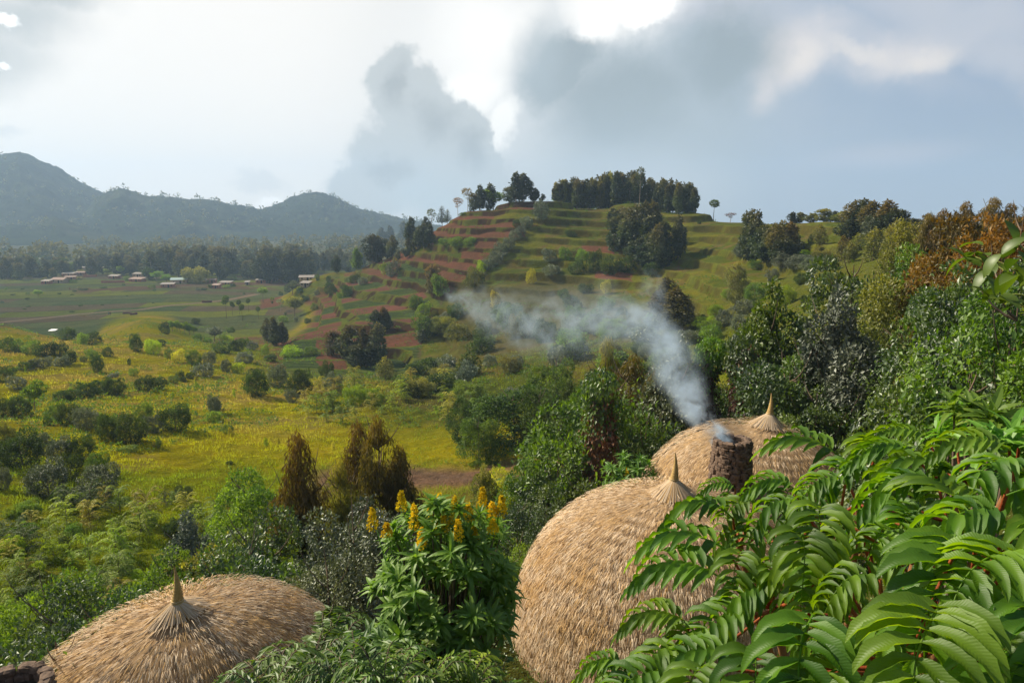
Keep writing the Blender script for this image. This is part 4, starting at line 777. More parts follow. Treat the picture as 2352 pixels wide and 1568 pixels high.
def make_hut(label, f, nst, L=.22, W=.012, course=.42, rowsN=None, seed=0, top_dark=0):
    root = bpy.data.objects.new('thatched_hut', None); COL.objects.link(root)
    apex = f(np.array([0.]), np.array([0.]))[0]
    root.location = (0, 0, 0); tag(root, label, 'hut')
    q = np.random.default_rng(seed)
    # bed with stepped courses
    ph = np.linspace(0, 2*math.pi, 121)[:-1]; tt = np.linspace(0.0, 1, 100); PH, TT = np.meshgrid(ph, tt)
    V = f(PH.ravel(), TT.ravel()); ctr = f(np.linspace(0, 6.283, 60), np.ones(60)*.8).mean(0)
    V = ctr+(V-ctr)*.985; n_ = 120; i_ = np.arange(100*n_).reshape(100, n_)
    Fb = np.stack([i_[:-1].ravel(), i_[1:].ravel(), np.roll(i_, -1, 1)[1:].ravel(), np.roll(i_, -1, 1)[:-1].ravel()], 1)
    # blades of straw, laid in courses
    N = nst*3; t_ = q.random(N)**.75; p_ = q.random(N)*2*math.pi
    e = .004; A0 = f(p_, t_); dT = (f(p_, np.clip(t_+e, 0, 1))-f(p_, np.clip(t_-e, 0, 1)))/(2*e); dP = (f(p_+e, t_)-f(p_-e, t_))/(2*e)
    area = np.linalg.norm(np.cross(dT, dP), axis=1)/np.maximum(t_**(-.333), .3); keep = q.random(N) < area/np.quantile(area, .97); 
    ids = np.nonzero(keep)[0][:nst]; A0, dT, dP, t_, p_ = A0[ids], dT[ids], dP[ids], t_[ids], p_[ids]
    nor = nrm(np.cross(dP, dT)); nor *= np.sign((nor*(A0-ctr)).sum(1))[:, None]; down = nrm(dT); side = nrm(np.cross(down, nor))
    arc = t_*np.linalg.norm(dT, axis=1).mean(); fr = (arc/course+.22*(vnoise(p_*5, t_*4, 5)-.5)) % 1.0
    n = len(A0); ln = L*(.6+.8*q.random(n)); dv = nrm(down+side*(q.normal(size=n)*.20)[:, None]+nor*(.03+.10*q.random(n)+.25*(fr > .82))[:, None])
    base = A0+nor*(.01+.19*fr[:, None]**1.4)-down*ln[:, None]*.3
    droop = np.array([0, 0, -1.])*(.12*ln)[:, None]
    mid = base+dv*ln[:, None]*.55; tip = base+dv*ln[:, None]+droop*.6-nor*.02
    w_ = (W*(.6+.8*q.random(n)))[:, None]; tw = nrm(side+nor*(q.normal(size=n)*.5)[:, None])
    Vb = np.stack([base-tw*w_*.5, base+tw*w_*.5, mid+tw*w_*.5, mid-tw*w_*.5, tip+tw*w_*.12, tip-tw*w_*.12], 1).reshape(-1, 3)
    k = np.arange(n)*6; Fs = np.concatenate([np.stack([k, k+1, k+2, k+3], 1), np.stack([k+3, k+2, k+4, k+5], 1)])
    r1 = q.random(n); pat = fbm(p_*5+t_*3, t_*9, 4, 7); gold = np.clip((pat-.50)*5+(q.random(n)-.5)*.9, 0, 1)*.65*(q.random(n) < .8)
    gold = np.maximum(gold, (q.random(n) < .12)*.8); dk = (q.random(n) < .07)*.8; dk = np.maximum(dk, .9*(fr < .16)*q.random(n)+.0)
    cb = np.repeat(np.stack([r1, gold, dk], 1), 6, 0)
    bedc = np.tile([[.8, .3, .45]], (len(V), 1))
    mesh_np('thatch_roof', np.concatenate([V, Vb]), [np.concatenate([Fb, Fs+len(V)])], thm, np.concatenate([bedc, cb]), False, parent=root)
    # gathered straw at the apex and the plaited spire
    m = 900; a = q.random(m)*6.283; b0 = apex+np.stack([np.cos(a)*.10, np.sin(a)*.10, np.full(m, .06)], 1); e1 = f(a, np.full(m, .02)+.05*q.random(m))+np.array([0, 0, .05])
    sd = np.stack([-np.sin(a), np.cos(a), a*0], 1)*.011; V2 = np.stack([b0-sd*.6, b0+sd*.6, e1+sd, e1-sd], 1).reshape(-1, 3)
    mesh_np('straw_collar', V2, np.arange(4*m).reshape(m, 4), thm, np.repeat(np.stack([q.random(m), (q.random(m) < .2)*.7, q.random(m)*.3], 1), 4, 0), parent=root)
    zs = np.linspace(0, 1, 40); rr_ = .115*(1-zs)**1.15+.016; rr_ = rr_*(1+.10*np.abs(np.sin(zs*38)))
    pts_ = np.stack([apex[0]+.03*np.sin(zs*3), apex[1]+0*zs, apex[2]+.02+zs*.88], 1)
    Vc, Fc = tubes([(pts_, rr_)], 14); sp_ = mesh_np('spire', Vc, Fc, CONE, smooth=True, parent=root)
    an = np.linspace(0, 6.283, 24); rp_ = [(np.stack([apex[0]+.13*np.cos(an), apex[1]+.13*np.sin(an), np.full(24, apex[2]+zq)], 1), np.full(24, .018)) for zq in (.03, .075)]
    Vr, Fr_ = tubes(rp_, 6); mesh_np('rope_binding', Vr, Fr_, ROPE, smooth=True, parent=sp_)
    return root
def polar(px, r): a = math.atan((px-1176)/F); return r*math.sin(a), r*math.cos(a)
def hut_at(px, py, r, off, zg, a, b, wall, rot, ax, ay, **kw):
    """place the hut so that its gathered apex is at the surveyed point; off = apex minus centre comes from (ax, ay)"""
    d = pdir(px, py); k = r/math.hypot(d[0], d[1]); A = d*k+np.array([0, 0, CAM_H]); cr, sr = math.cos(rot), math.sin(rot)
    ox, oy = a*ax*cr-b*ay*sr, a*ax*sr+b*ay*cr; tl = kw.get('tilt', (0, 0)); pin = kw.get('pin', (.6, .6)); rho = math.hypot(ax, ay)
    H = (A[2]-zg-wall-pin[0]-tl[0]*ox-tl[1]*oy)/(1-rho**2.3)**(1/2.3)
    return dome_fn(A[0]-ox, A[1]-oy, zg, a, b, H, wall, rot, ax, ay, tl, pin=pin)
f2_ = hut_at(1548, 1104, 20.6, None, 30.4, 4.8, 4.6, 1.3, 0, 0.0, -.02)
hut2 = make_hut('big beehive hut whose pale straw roof fills the space beside the leafy frond shrub', f2_, 115000, seed=1)
f3_ = hut_at(1768, 952, 28.6, None, 30.2, 4.6, 4.4, 1.1, 0, .16, .02)
hut3 = make_hut('straw roofed hut behind the smoking stone chimney', f3_, 65000, seed=2)
f1_ = hut_at(408, 1384, 16.6, None, 29.3, 4.6, 3.1, 1.2, R(22), .10, -.10, tilt=(.14, .15), pin=(.36, .45))
hut1 = make_hut('long straw roofed hut at the lower corner above the meadow thicket', f1_, 115000, seed=3)
# ---------------------------------------------------------------- rubble stone chimneys
STONE = plainmat('rubble_stone', (.07, .05, .04), (.23, .16, .12), 7, bump=.9); SOOT = plainmat('sooty_mortar', (.02, .015, .012), (.06, .045, .035), 9)
def stone_stack(parent, x, y, z0, z1, r0, r1, seed, name='chimney'):
    q = np.random.default_rng(seed); Vs, Fs = [], []; off = 0; z = z0; sph = []
    bm_n = 7
    th = np.linspace(0, math.pi, 6)[1:-1]; ph = np.linspace(0, 2*math.pi, bm_n+1)[:-1]
    U = np.array([[0, 0, 1]]+[[math.sin(a)*math.cos(b), math.sin(a)*math.sin(b), math.cos(a)] for a in th for b in ph]+[[0, 0, -1.]])
    U = np.sign(U)*np.abs(U)**.6
    tri = []; nr_ = len(th)
    for i in range(nr_-1):
        for j in range(bm_n): tri.append((1+i*bm_n+j, 1+(i+1)*bm_n+j, 1+(i+1)*bm_n+(j+1) % bm_n, 1+i*bm_n+(j+1) % bm_n))
    for j in range(bm_n): tri.append((0, 0+1+j, 1+(j+1) % bm_n, 0)); tri.append((len(U)-1, 1+(nr_-1)*bm_n+(j+1) % bm_n, 1+(nr_-1)*bm_n+j, len(U)-1))
    quads = np.array([t_ for t_ in tri if len(set(t_)) == 4]); tris = np.array([t_[:3] for t_ in tri if len(set(t_)) == 3])
    Fq, Ft = [], []
    while z < z1:
        hh = q.uniform(.12, .24); k = (z-z0)/(z1-z0); rr = r0+(r1-r0)*k; a = q.random()*.5; a1 = a+6.283
        while a < a1:
            wd = q.uniform(.16, .38); P_c = np.array([x+math.cos(a)*rr, y+math.sin(a)*rr, z+hh/2+q.uniform(-.02, .02)])
            S_ = np.array([.12+q.random()*.03, wd*.56, hh*.58]); L_ = U*S_*(1+.10*q.normal(size=(len(U), 1))); ca, sa = math.cos(a), math.sin(a)
            Vv_ = np.stack([L_[:, 0]*ca-L_[:, 1]*sa, L_[:, 0]*sa+L_[:, 1]*ca, L_[:, 2]], 1)+P_c
            Vs.append(Vv_); Fq.append(quads+off); Ft.append(tris+off); off += len(U); a += wd/rr*.95
        z += hh*.92
    ch = mesh_np(name, np.concatenate(Vs), [np.concatenate(Fq), np.concatenate(Ft)], STONE, smooth=False, parent=parent)
    V_, F_ = tubes([(np.array([[x, y, z0], [x, y, z1-.22], [x, y, z1-.20]]), np.array([r0-.02, r1-.02, .02]))], 20); mesh_np('flue_lining', V_, F_, SOOT, parent=ch)
    return ch
_d = pdir(1682, 1016); _k = 24.6/math.hypot(_d[0], _d[1]); chx, chy, CHT = _d[0]*_k, _d[1]*_k, CAM_H+_d[2]*_k
stone_stack(hut2, chx, chy, 30.9, CHT, .9, .56, 4)
_d = pdir(18, 1582); _k = 16.0/math.hypot(_d[0], _d[1]); stone_stack(hut1, _d[0]*_k, _d[1]*_k, 29.5, CAM_H+_d[2]*_k, .85, .66, 6)

# ---------------------------------------------------------------- rosette shrubs in front of the huts
def blade_leaves(P, ax, nr, L, W, seg=5, droop=.6, q=rng, fold=.35, c3=0.0):
    """long lance leaves with a keel: 3 verts per row"""
    n = len(P); L = np.broadcast_to(L, (n,)); tt = np.linspace(0, 1, seg+1); prof = np.sin(math.pi*np.clip(tt*.92+.06, 0, 1))**.8; prof[-1] = .03; prof[0] = .18
    side = nrm(np.cross(ax, nr)); up = np.cross(side, ax); Vs = []
    dr = droop*(.7+.6*q.random(n))
    for k, s_ in enumerate(tt):
        ang = dr*s_*1.15; ctr = P+(ax*(L*s_*np.cos(ang*.5))[:, None])-up*(L*s_*np.sin(ang*.8)*.9)[:, None]*1.0
        w_ = (W*prof[k]*L/L.mean())[:, None]
        Vs.append(np.stack([ctr-side*w_*.5+up*w_*fold*.5, ctr, ctr+side*w_*.5+up*w_*fold*.5], 1))
    V = np.stack(Vs, 1).reshape(-1, 3); m = (seg+1)*3; b = (np.arange(n)*m)[:, None]
    qd = []
    for k in range(seg):
        for j in (0, 1): qd.append([k*3+j, k*3+j+1, (k+1)*3+j+1, (k+1)*3+j])
    Fq = (b[:, :, None]+np.array(qd)[None]).reshape(-1, 4)
    v = q.random(n); c = np.repeat(np.stack([v, np.full(n, c3), np.zeros(n)], 1), m, 0); uu = np.tile(np.repeat(tt, 3), n); c[:, 2] = uu
    return V, Fq, c
leafmat('rosette_leaf', (.035, .085, .020), (.10, .19, .045), trans=.3, rough=.5, gloss=.03, hue=.05)
leafmat('young_rosette', (.10, .22, .02), (.20, .34, .04), trans=.42, rough=.5, gloss=.03, hue=.05)
leafmat('flower_yellow', (.66, .46, .015), (.80, .62, .03), trans=.3, gloss=0, tcol=(1.1, 1.05, .8), hue=.02)
def rosette_shrub(label, ctr_px, r, zc, rad, hz_, n, leafL, mat, flowers=(), seed=0, cat='shrub', nleaf=20, name='rosette_shrub'):
    q = np.random.default_rng(seed); root = bpy.data.objects.new(name, None); COL.objects.link(root); tag(root, label, cat)
    x0, y0 = polar(ctr_px, r); z0 = terr(x0, y0); root.location = (x0, y0, z0)
    zc_ = zc-z0; Ps, As, Ns = [], [], []; paths = []
    for i in range(n):
        d = rdir(1)[0]; d[2] = abs(d[2])*.9+(-.15 if q.random() < .35 else .1); d /= np.linalg.norm(d); k = 1-.55*q.random()**1.3
        T = np.array([0, 0, zc_])+d*np.array([rad, rad, hz_])*k
        paths.append((bez((0, 0, 0), (T[0]*.35, T[1]*.35, T[2]*.55), T-np.array([0, 0, .02]), 7), np.linspace(.035, .009, 7)))
        hd = nrm((d*.55+np.array([0, 0, .75]))[None])[0]; a1 = np.cross(hd, [0.3, .9, .1]); a1 /= np.linalg.norm(a1); a2 = np.cross(hd, a1)
        m = nleaf; g = np.arange(m)*2.4; el = .15+1.15*(np.arange(m)/m)
        ax = (a1*np.cos(g)[:, None]+a2*np.sin(g)[:, None])*np.cos(el)[:, None]+hd*np.sin(el)[:, None]
        Ps.append(np.tile(T, (m, 1))+hd*(np.arange(m)/m*.07)[:, None]-hd*.03); As.append(nrm(ax+q.normal(size=(m, 3))*.1)); Ns.append(nrm(hd+q.normal(size=(m, 3))*.1))
    P = np.concatenate(Ps); V, Fq, c = blade_leaves(P, np.concatenate(As), np.concatenate(Ns), leafL*(.7+.5*q.random(len(P))), leafL*.23, 5, .75, q)
    mesh_np('foliage', V, Fq, MATS[mat], c, parent=root)
    Vt, Ft = tubes(paths, 5); mesh_np('branches', Vt, Ft, BARK, smooth=True, parent=root)
    for (fpx, fpy, fh, fr_) in flowers:
        d = pdir(fpx, fpy); kk = fr_/math.hypot(d[0], d[1]); T = d*kk+np.array([0, 0, CAM_H])-np.array(root.location)
        hgt = fh/F*fr_*.85; m = int(150+hgt*300); u = q.random(m); a = q.random(m)*6.283; rr_ = (.075*(1-u)**.8+.014)*(.75+.5*vnoise(u*14, a, 3)); g = T[None]-np.array([0, 0, hgt*.5])+np.stack([np.cos(a)*rr_, np.sin(a)*rr_, u*hgt], 1)
        keep = vnoise(a*2.2, u*9, 6) > .18; g = g[keep]; m = len(g)
        Vf, Ff = leaves(g, rdir(m, .3), rdir(m), .045, .036); cf = np.repeat(np.stack([q.random(m), u[keep], u[keep]], 1), 4, 0)
        fs = mesh_np('flower_spike', Vf, Ff, MATS['flower_yellow'], cf, parent=root)
        b_ = np.array([0, 0, zc_*.4]); Vq, Fq2 = tubes([(bez(b_, (T[0]*.7, T[1]*.7, T[2]*.6), T+np.array([0, 0, hgt*.4]), 8), np.linspace(.022, .006, 8))], 5); mesh_np('flower_stalk', Vq, Fq2, MATS['young_rosette'], np.tile([[.3, .3, 0]], (len(Vq), 1)), parent=fs)
    return root
FL_ = [(888, 1215, 36, 11.4), (985, 1165, 40, 11.7), (1088, 1225, 36, 11.0), (1010, 1150, 40, 11.8), (855, 1190, 60, 11.2), (922, 1150, 55, 11.5), (952, 1185, 70, 11.2), (968, 1235, 60, 11), (1045, 1172, 85, 11), (1052, 1215, 60, 10.7), (1020, 1200, 50, 10.9), (1108, 1145, 65, 11.4), (1152, 1160, 60, 11.2), (1130, 1170, 45, 11.2), (1132, 1208, 40, 10.9), (1075, 1175, 50, 11.0), (1000, 1210, 36, 11)]
rosette_shrub('tall shrub with long leaf rosettes and yellow flower spikes between the two straw roofs', 1015, 11.3, 38.0, 1.4, 2.2, 150, .30, 'young_rosette', FL_, 11)
rosette_shrub('deep green rosette-leaved shrub under the yellow flower spikes', 905, 10.6, 36.7, 1.35, 1.6, 80, .30, 'rosette_leaf', (), 12)
rosette_shrub('dense dark green rosette shrub beside the end of the low long straw roof', 845, 9.4, 36.2, .95, 1.15, 75, .24, 'rosette_leaf', (), 13, nleaf=24)
rosette_shrub('dark rosette shrub low between the two straw roofs', 1030, 8.8, 35.0, .85, 1.1, 40, .28, 'rosette_leaf', (), 14)
rosette_shrub('small rosette shrub with one yellow flower spike beside the vine column', 1470, 27, 34.1, 1.3, 1.5, 45, .34, 'young_rosette', [(1440, 1085, 34, 26.5)], 15)
for i, (px, r_, zc) in enumerate(((2285, 7.5, 43.0), (2345, 7.0, 42.9), (2250, 9.0, 42.5))):
    rosette_shrub(['tall bare-stalked rosette plant with pale drooping leaves above the frond shrub', 'pale rosette plant cut by the picture edge above the frond shrub', 'slighter pale rosette plant just behind the tall bare-stalked one'][i], px, r_, zc, .28, .35, 6, .26, 'young_rosette', (), 20+i, nleaf=16)

# ---------------------------------------------------------------- frond shrub close to the camera
leafmat('frond_leaf', (.036, .10, .007), (.13, .25, .012), trans=.48, rough=.5, gloss=.022, tcol=(2.6, 2.2, .5), hue=.04, bright=.12)
fm = MATS['frond_leaf']; t = NT(fm.node_tree)
uvn = t.new('ShaderNodeAttribute', attribute_name='Col'); s = t.new('ShaderNodeSeparateColor'); t.link(uvn.outputs['Color'], s.inputs[0])
rib = t.math('SINE', t.math('MULTIPLY', t.math('ADD', s.outputs[2], t.math('MULTIPLY', s.outputs[1], -.10)), 120.0)); bp = t.new('ShaderNodeBump'); bp.inputs['Strength'].default_value = .13; bp.inputs['Distance'].default_value = .002; t.link(rib, bp.inputs['Height'])
for nd in fm.node_tree.nodes:
    if nd.type in ('BSDF_DIFFUSE', 'BSDF_GLOSSY', 'BSDF_TRANSLUCENT'): t.link(bp.outputs[0], nd.inputs['Normal'])
RSTEM = plainmat('red_stem', (.20, .035, .015), (.30, .09, .03), 9, rough=.5); GSTEM = plainmat('green_stem', (.16, .20, .05), (.24, .26, .07), 9, rough=.6); TSTEM = plainmat('tan_stem', (.20, .09, .04), (.34, .17, .08), 8, rough=.7)
def frond_mesh(L, npair, ll, seed, arch=.5, curl=1.0):
    """rachis along +X arching over; leaflets hang to both sides"""
    q = np.random.default_rng(seed); t_ = np.linspace(0, 1, 26); ang0 = .50*arch; x = L*t_*(1-.18*t_*arch); z = L*(math.tan(ang0)*t_*(1-t_)*1.3-.42*arch*t_**2.2)
    rp = np.stack([x, .03*L*np.sin(t_*5+seed), z], 1); V0, F0 = tubes([(rp, np.linspace(.0045, .0015, 26))], 5)
    V, Fq, C = [V0], [F0], [np.tile([[0.9, 0, 0]], (len(V0), 1))]; off = len(V0); seg = 9
    tt = np.linspace(0, 1, seg+1); tg = nrm(np.gradient(rp, axis=0))
    for i in range(npair*2+1):
        k = min(.14+.86*(i//2)/npair, 1.0); term = i == npair*2; side_ = 0 if term else (1 if i % 2 else -1)
        P = np.array([np.interp(k, t_, rp[:, j]) for j in range(3)]); T = np.array([np.interp(k, t_, tg[:, j]) for j in range(3)]); T /= np.linalg.norm(T)
        S_ = np.array([0, 1., 0])*side_; l = ll*(.62+.55*math.sin(math.pi*min(.95, k*.85+.15)))*(.9+.2*q.random()); w = l*.25*(.9+.25*q.random())
        fwd = .35+.5*k+.12*q.normal(); hd = T*fwd+S_*1.0+np.array([0, 0, .42+.14*q.normal()]) if not term else T+np.array([0, 0, -.1]); hd /= np.linalg.norm(hd)
        down = np.array([0, 0, -1.])+T*.15; bend = (1.9+.8*q.random())*curl*(.6 if term else 1)
        p = P.copy(); dcur = hd.copy(); rows = []
        nrm0 = np.cross(hd, np.cross([0, 0, 1.], hd)); 
        for j, s_ in enumerate(tt):
            sd = np.cross(dcur, [0, 0, 1.]); ns = np.linalg.norm(sd); sd = sd/ns if ns > .15 else np.cross(T, dcur); sd = sd/np.linalg.norm(sd)
            if j == 0: sdp = sd
            if np.dot(sd, sdp) < 0: sd = -sd
            sdp = sd; up = np.cross(sd, dcur); up = up*np.sign(up[2]+1e-6) if abs(up[2]) > .2 else up
            wd = w*(math.sin(math.pi*min(1, s_**.8*.97+.03))**.75)*(1+.0*s_); wd = max(wd, .001); jag = 1+.05*(-1)**j
            e = up*wd*.30+up*wd*.10*math.sin(j*2.3+i)
            rows.append([p-sd*wd*.5*jag+e, p-sd*wd*.27+e*.35, p, p+sd*wd*.27+e*.35, p+sd*wd*.5*jag+e])
            p = p+dcur*l/seg; dcur = dcur+down*bend/seg*(.5+s_); dcur /= np.linalg.norm(dcur)
        V.append(np.array(rows).reshape(-1, 3)); b = off; qd = [[b+a*5+c_, b+a*5+c_+1, b+(a+1)*5+c_+1, b+(a+1)*5+c_] for a in range(seg) for c_ in range(4)]; Fq.append(np.array(qd)); off += (seg+1)*5
        C.append(np.stack([np.full((seg+1)*5, q.random()), np.tile([1, .5, 0, .5, 1], seg+1), np.repeat(tt, 5)*l/.16], 1))
    return mesh_np('frond', np.concatenate(V), np.concatenate(Fq), MATS['frond_leaf'], np.concatenate(C), True, link=False).data
FR_ = [frond_mesh(.46, 8+i % 2, .18, i, arch=.7+.3*i/5, curl=.8+.1*i) for i in range(6)]
sumac = bpy.data.objects.new('frond_shrub', None); COL.objects.link(sumac); tag(sumac, 'large close shrub with arching feather-shaped fronds of long green leaflets on red stems', 'shrub')
sx, sy = polar(2000, 3.0); ROOT = Vector((sx, sy, terr(sx, sy))); sumac.location = ROOT
def w3(px, py, r): d = pdir(px, py); k = r/math.hypot(d[0], d[1]); return Vector((d[0]*k, d[1]*k, CAM_H+d[2]*k))
Z6 = lambda x, y: (1378+.4435*x, 872.8+.4435*y)
# (x, y in the zone, distance, heading deg 0=right 90=away 180=left 270=towards the camera, size, pitch)
FRD = [(1190, 400, 2.9, 176, 1.0, .25), (1385, 275, 2.8, 262, .95, .0), (1290, 400, 2.6, 235, .85, -.05), (1210, 540, 2.4, 215, .7, 0), (1400, 420, 2.7, 290, .9, -.1), (1760, 525, 2.15, 205, .95, .05), (1960, 690, 1.9, 140, .9, .3), (700, 560, 2.6, 200, .5, .2), (700, 600, 2.6, 240, .4, 0), (960, 575, 2.5, 190, .8, .15), (950, 570, 2.5, 250, .7, -.1),
       (690, 720, 2.3, 178, .95, .12), (660, 880, 2.15, 180, 1.0, .12), (650, 1030, 2.0, 182, .95, .12), (730, 880, 2.05, 265, .75, -.15), (860, 950, 2.0, 290, .55, -.2), (1175, 665, 2.05, 262, .95, -.15), (1060, 790, 1.95, 268, .9, -.2), (1860, 840, 1.75, 262, 1.15, -.1), (1740, 1150, 1.5, 265, 1.1, -.1), (1080, 1210, 1.6, 268, 1.1, -.1), (1300, 1230, 1.65, 320, .9, -.1), (1450, 1030, 1.8, 215, .65, -.2),
       (830, 1410, 1.6, 262, .95, -.2), (700, 1420, 1.7, 200, .8, 0), (470, 1260, 1.85, 182, .75, .1), (430, 1370, 1.75, 230, .8, -.1), (560, 1300, 1.85, 225, .7, -.1), (130, 1500, 1.75, 180, .55, .15), (150, 1480, 1.8, 240, .6, -.1), (350, 1500, 1.65, 215, .75, 0), (1700, 265, 2.7, 200, .8, .2), (1850, 300, 2.6, 350, .7, 0), (1650, 370, 2.5, 195, .8, .2), (1880, 440, 2.3, 250, .75, -.1), (1900, 440, 2.3, 325, .9, 0), (1850, 430, 2.3, 195, .8, .1),
       (2120, 310, 2.3, 200, .8, .1), (2160, 380, 2.2, 240, .9, -.1), (2170, 300, 2.4, 350, .9, .1), (2100, 540, 2.0, 20, .8, .1), (2130, 700, 1.9, 215, 1.0, .05), (2180, 690, 1.9, 300, 1.0, 0), (2200, 900, 1.7, 240, 1.0, -.05), (2150, 1120, 1.6, 290, 1.0, -.1), (1250, 970, 2.0, 250, .8, -.15), (1560, 800, 2.1, 235, .8, -.1), (1620, 640, 2.3, 250, .8, -.1), (1480, 560, 2.4, 260, .8, -.2), (1420, 700, 2.3, 230, .8, -.1), (1050, 640, 2.4, 215, .75, -.1), (800, 640, 2.5, 225, .7, -.1), (850, 760, 2.4, 245, .7, -.1), (1950, 1000, 1.9, 240, .9, -.1), (2100, 1400, 1.5, 270, 1.0, -.1), (1500, 1450, 1.5, 300, .9, -.1), (1250, 1480, 1.5, 250, 1.0, -.1), (560, 1480, 1.6, 250, .8, -.1), (1150, 1010, 2.0, 200, .9, 0), (900, 1100, 1.95, 215, .8, -.1), (760, 1180, 1.9, 225, .8, -.1)]
q = random.Random(77)
for i in range(16):
    x = q.uniform(850, 2250); y = q.uniform(560+max(0, (1250-x))*.55, 1560); FRD.append((x, y, q.uniform(2.5, 3.2), q.uniform(170, 330), q.uniform(.8, 1.1), q.uniform(-.3, 0)))
hubs = []; FRD = [(x+(60 if 900 < x < 1500 and y < 600 else 0), y+(50 if y < 720 and x > 1250 else 0), r_, hd, s_, pt) for x, y, r_, hd, s_, pt in FRD]
for i, (x, y, r_, hd, s_, pt) in enumerate(FRD):
    px, py = Z6(x, y); P = w3(px, py, r_*1.02); a0 = math.atan((px-1176)/F)
    o = bpy.data.objects.new('frond', FR_[i % 6]); COL.objects.link(o); o.parent = sumac; o.location = P-ROOT
    o.rotation_euler = (q.uniform(-.15, .15), -pt, R(hd)-a0); o.scale = (s_*(.66 if i < 62 else .8)*q.uniform(.92, 1.08),)*3; hubs.append(P)
stubs = []
NB = [Vector(w3(*Z6(a, b), r_)) for a, b, r_ in ((900, 1180, 2.2), (1210, 870, 2.4), (1530, 1480, 1.8), (1920, 1080, 2.1), (1340, 640, 2.9), (1900, 560, 2.6), (720, 850, 2.5), (300, 1600, 2.0), (2150, 500, 2.6), (1700, 700, 2.6))]
def stem_obj(name, P0, P1, r0, r1, mat, sag=.15):
    m = (P0+P1)/2+Vector((0, 0, -sag*(P1-P0).length)); V, F_ = tubes([(bez(np.array(P0-ROOT), np.array(m-ROOT), np.array(P1-ROOT), 10), np.linspace(r0, r1, 10))], 8); ob = mesh_np(name, V, F_, mat, smooth=True, parent=sumac); return ob
for nb in NB: stem_obj('branch', ROOT+Vector((q.uniform(-.1, .1), 0, -.1)), nb, .022, .013, TSTEM, .12)
for P in hubs:
    nb = min(NB, key=lambda v: (v-P).length + (0 if v.z < P.z+.05 else .6)); stubs.append((nb, P))
grp = [bez(np.array(a-ROOT), np.array((a+b)/2-ROOT)+np.array([0, 0, -.04]), np.array(b-ROOT), 8) for a, b in stubs]
V, F_ = tubes([(g_, np.linspace(.0065, .004, 8)) for g_ in grp], 6); mesh_np('red_leaf_stalks', V, F_, RSTEM, smooth=True, parent=sumac)

# ---------------------------------------------------------------- shrubs and trees of the near slopes
def near(kind, px, py, hp, wp, mat, r, label=None, **kw): return plant(kind, 0, px, py, hp, wp, mat, r=r, parts=True, label=label, **kw)
near('neareuc0', 660, 1340, 350, 130, 'euc_orange', 30, 'tall narrow eucalyptus with rusty tips rising behind the low long straw roof')
near('neareuc1', 855, 1130, 195, 120, 'euc_orange', 34, 'pointed eucalyptus with orange crest behind the yellow flower spikes')
near('neareuc0', 805, 1130, 165, 70, 'euc_orange', 36, 'slim eucalyptus leaning against the orange-crested one')
near('neareuc1', 760, 1160, 120, 90, 'olive_leaf', 33); near('neareuc0', 905, 1130, 110, 80, 'euc_orange', 34)
near('neareuc1', 1460, 1060, 260, 190, 'euc_orange', 42, 'broad dark eucalyptus behind the vine column'); near('neareuc0', 1400, 980, 210, 130, 'olive_leaf', 48)
near('neareuc1', 1510, 1040, 200, 110, 'euc_leaf', 40)
for px, py, h, w, m, r in ((490, 1350, 140, 190, 'glossy_leaf', 22), (560, 1340, 170, 130, 'glossy_leaf', 26), (590, 1270, 130, 110, 'bush_grey', 30), (545, 1180, 110, 90, 'bush_green', 40), (380, 1260, 70, 60, 'silver_leaf', 34), (790, 1320, 195, 130, 'bush_grey', 22), (850, 1240, 120, 110, 'bush_grey', 25), (720, 1380, 130, 120, 'bush_grey', 20),
    (1230, 1200, 175, 150, 'bush_green', 34), (1290, 1160, 140, 110, 'glossy_leaf', 32), (1190, 1240, 120, 120, 'glossy_leaf', 28), (1250, 1270, 100, 120, 'glossy_leaf', 24), (1110, 1130, 60, 110, 'olive_leaf', 40), (1150, 1120, 50, 60, 'bush_yellow', 42), (1330, 1190, 90, 80, 'glossy_leaf', 30), (1180, 1330, 90, 110, 'bush_green', 22),
    (1180, 1010, 130, 210, 'bush_dark', 75), (1240, 1000, 120, 120, 'bush_dark', 72), (1095, 1020, 70, 75, 'bush_green', 70), (1060, 965, 60, 80, 'bush_dark', 80), (1310, 990, 110, 80, 'bush_dark', 70), (1280, 890, 90, 90, 'bush_green', 90), (1350, 960, 100, 90, 'bush_dark', 60),
    (60, 1480, 120, 160, 'glossy_leaf', 22), (10, 1420, 110, 120, 'bush_green', 26), (190, 1480, 100, 140, 'glossy_leaf', 20), (110, 1520, 110, 110, 'lush_leaf', 19), (250, 1400, 90, 90, 'bush_green', 26), (20, 1540, 130, 120, 'glossy_leaf', 18), (330, 1330, 80, 90, 'bush_green', 28), (430, 1300, 90, 80, 'olive_leaf', 28),
    (1560, 1010, 230, 130, 'bush_grey', 40), (1540, 930, 120, 100, 'silver_leaf', 50), (1500, 1070, 150, 110, 'glossy_leaf', 34)):
    near('broad', px, py, h, w, m, r)
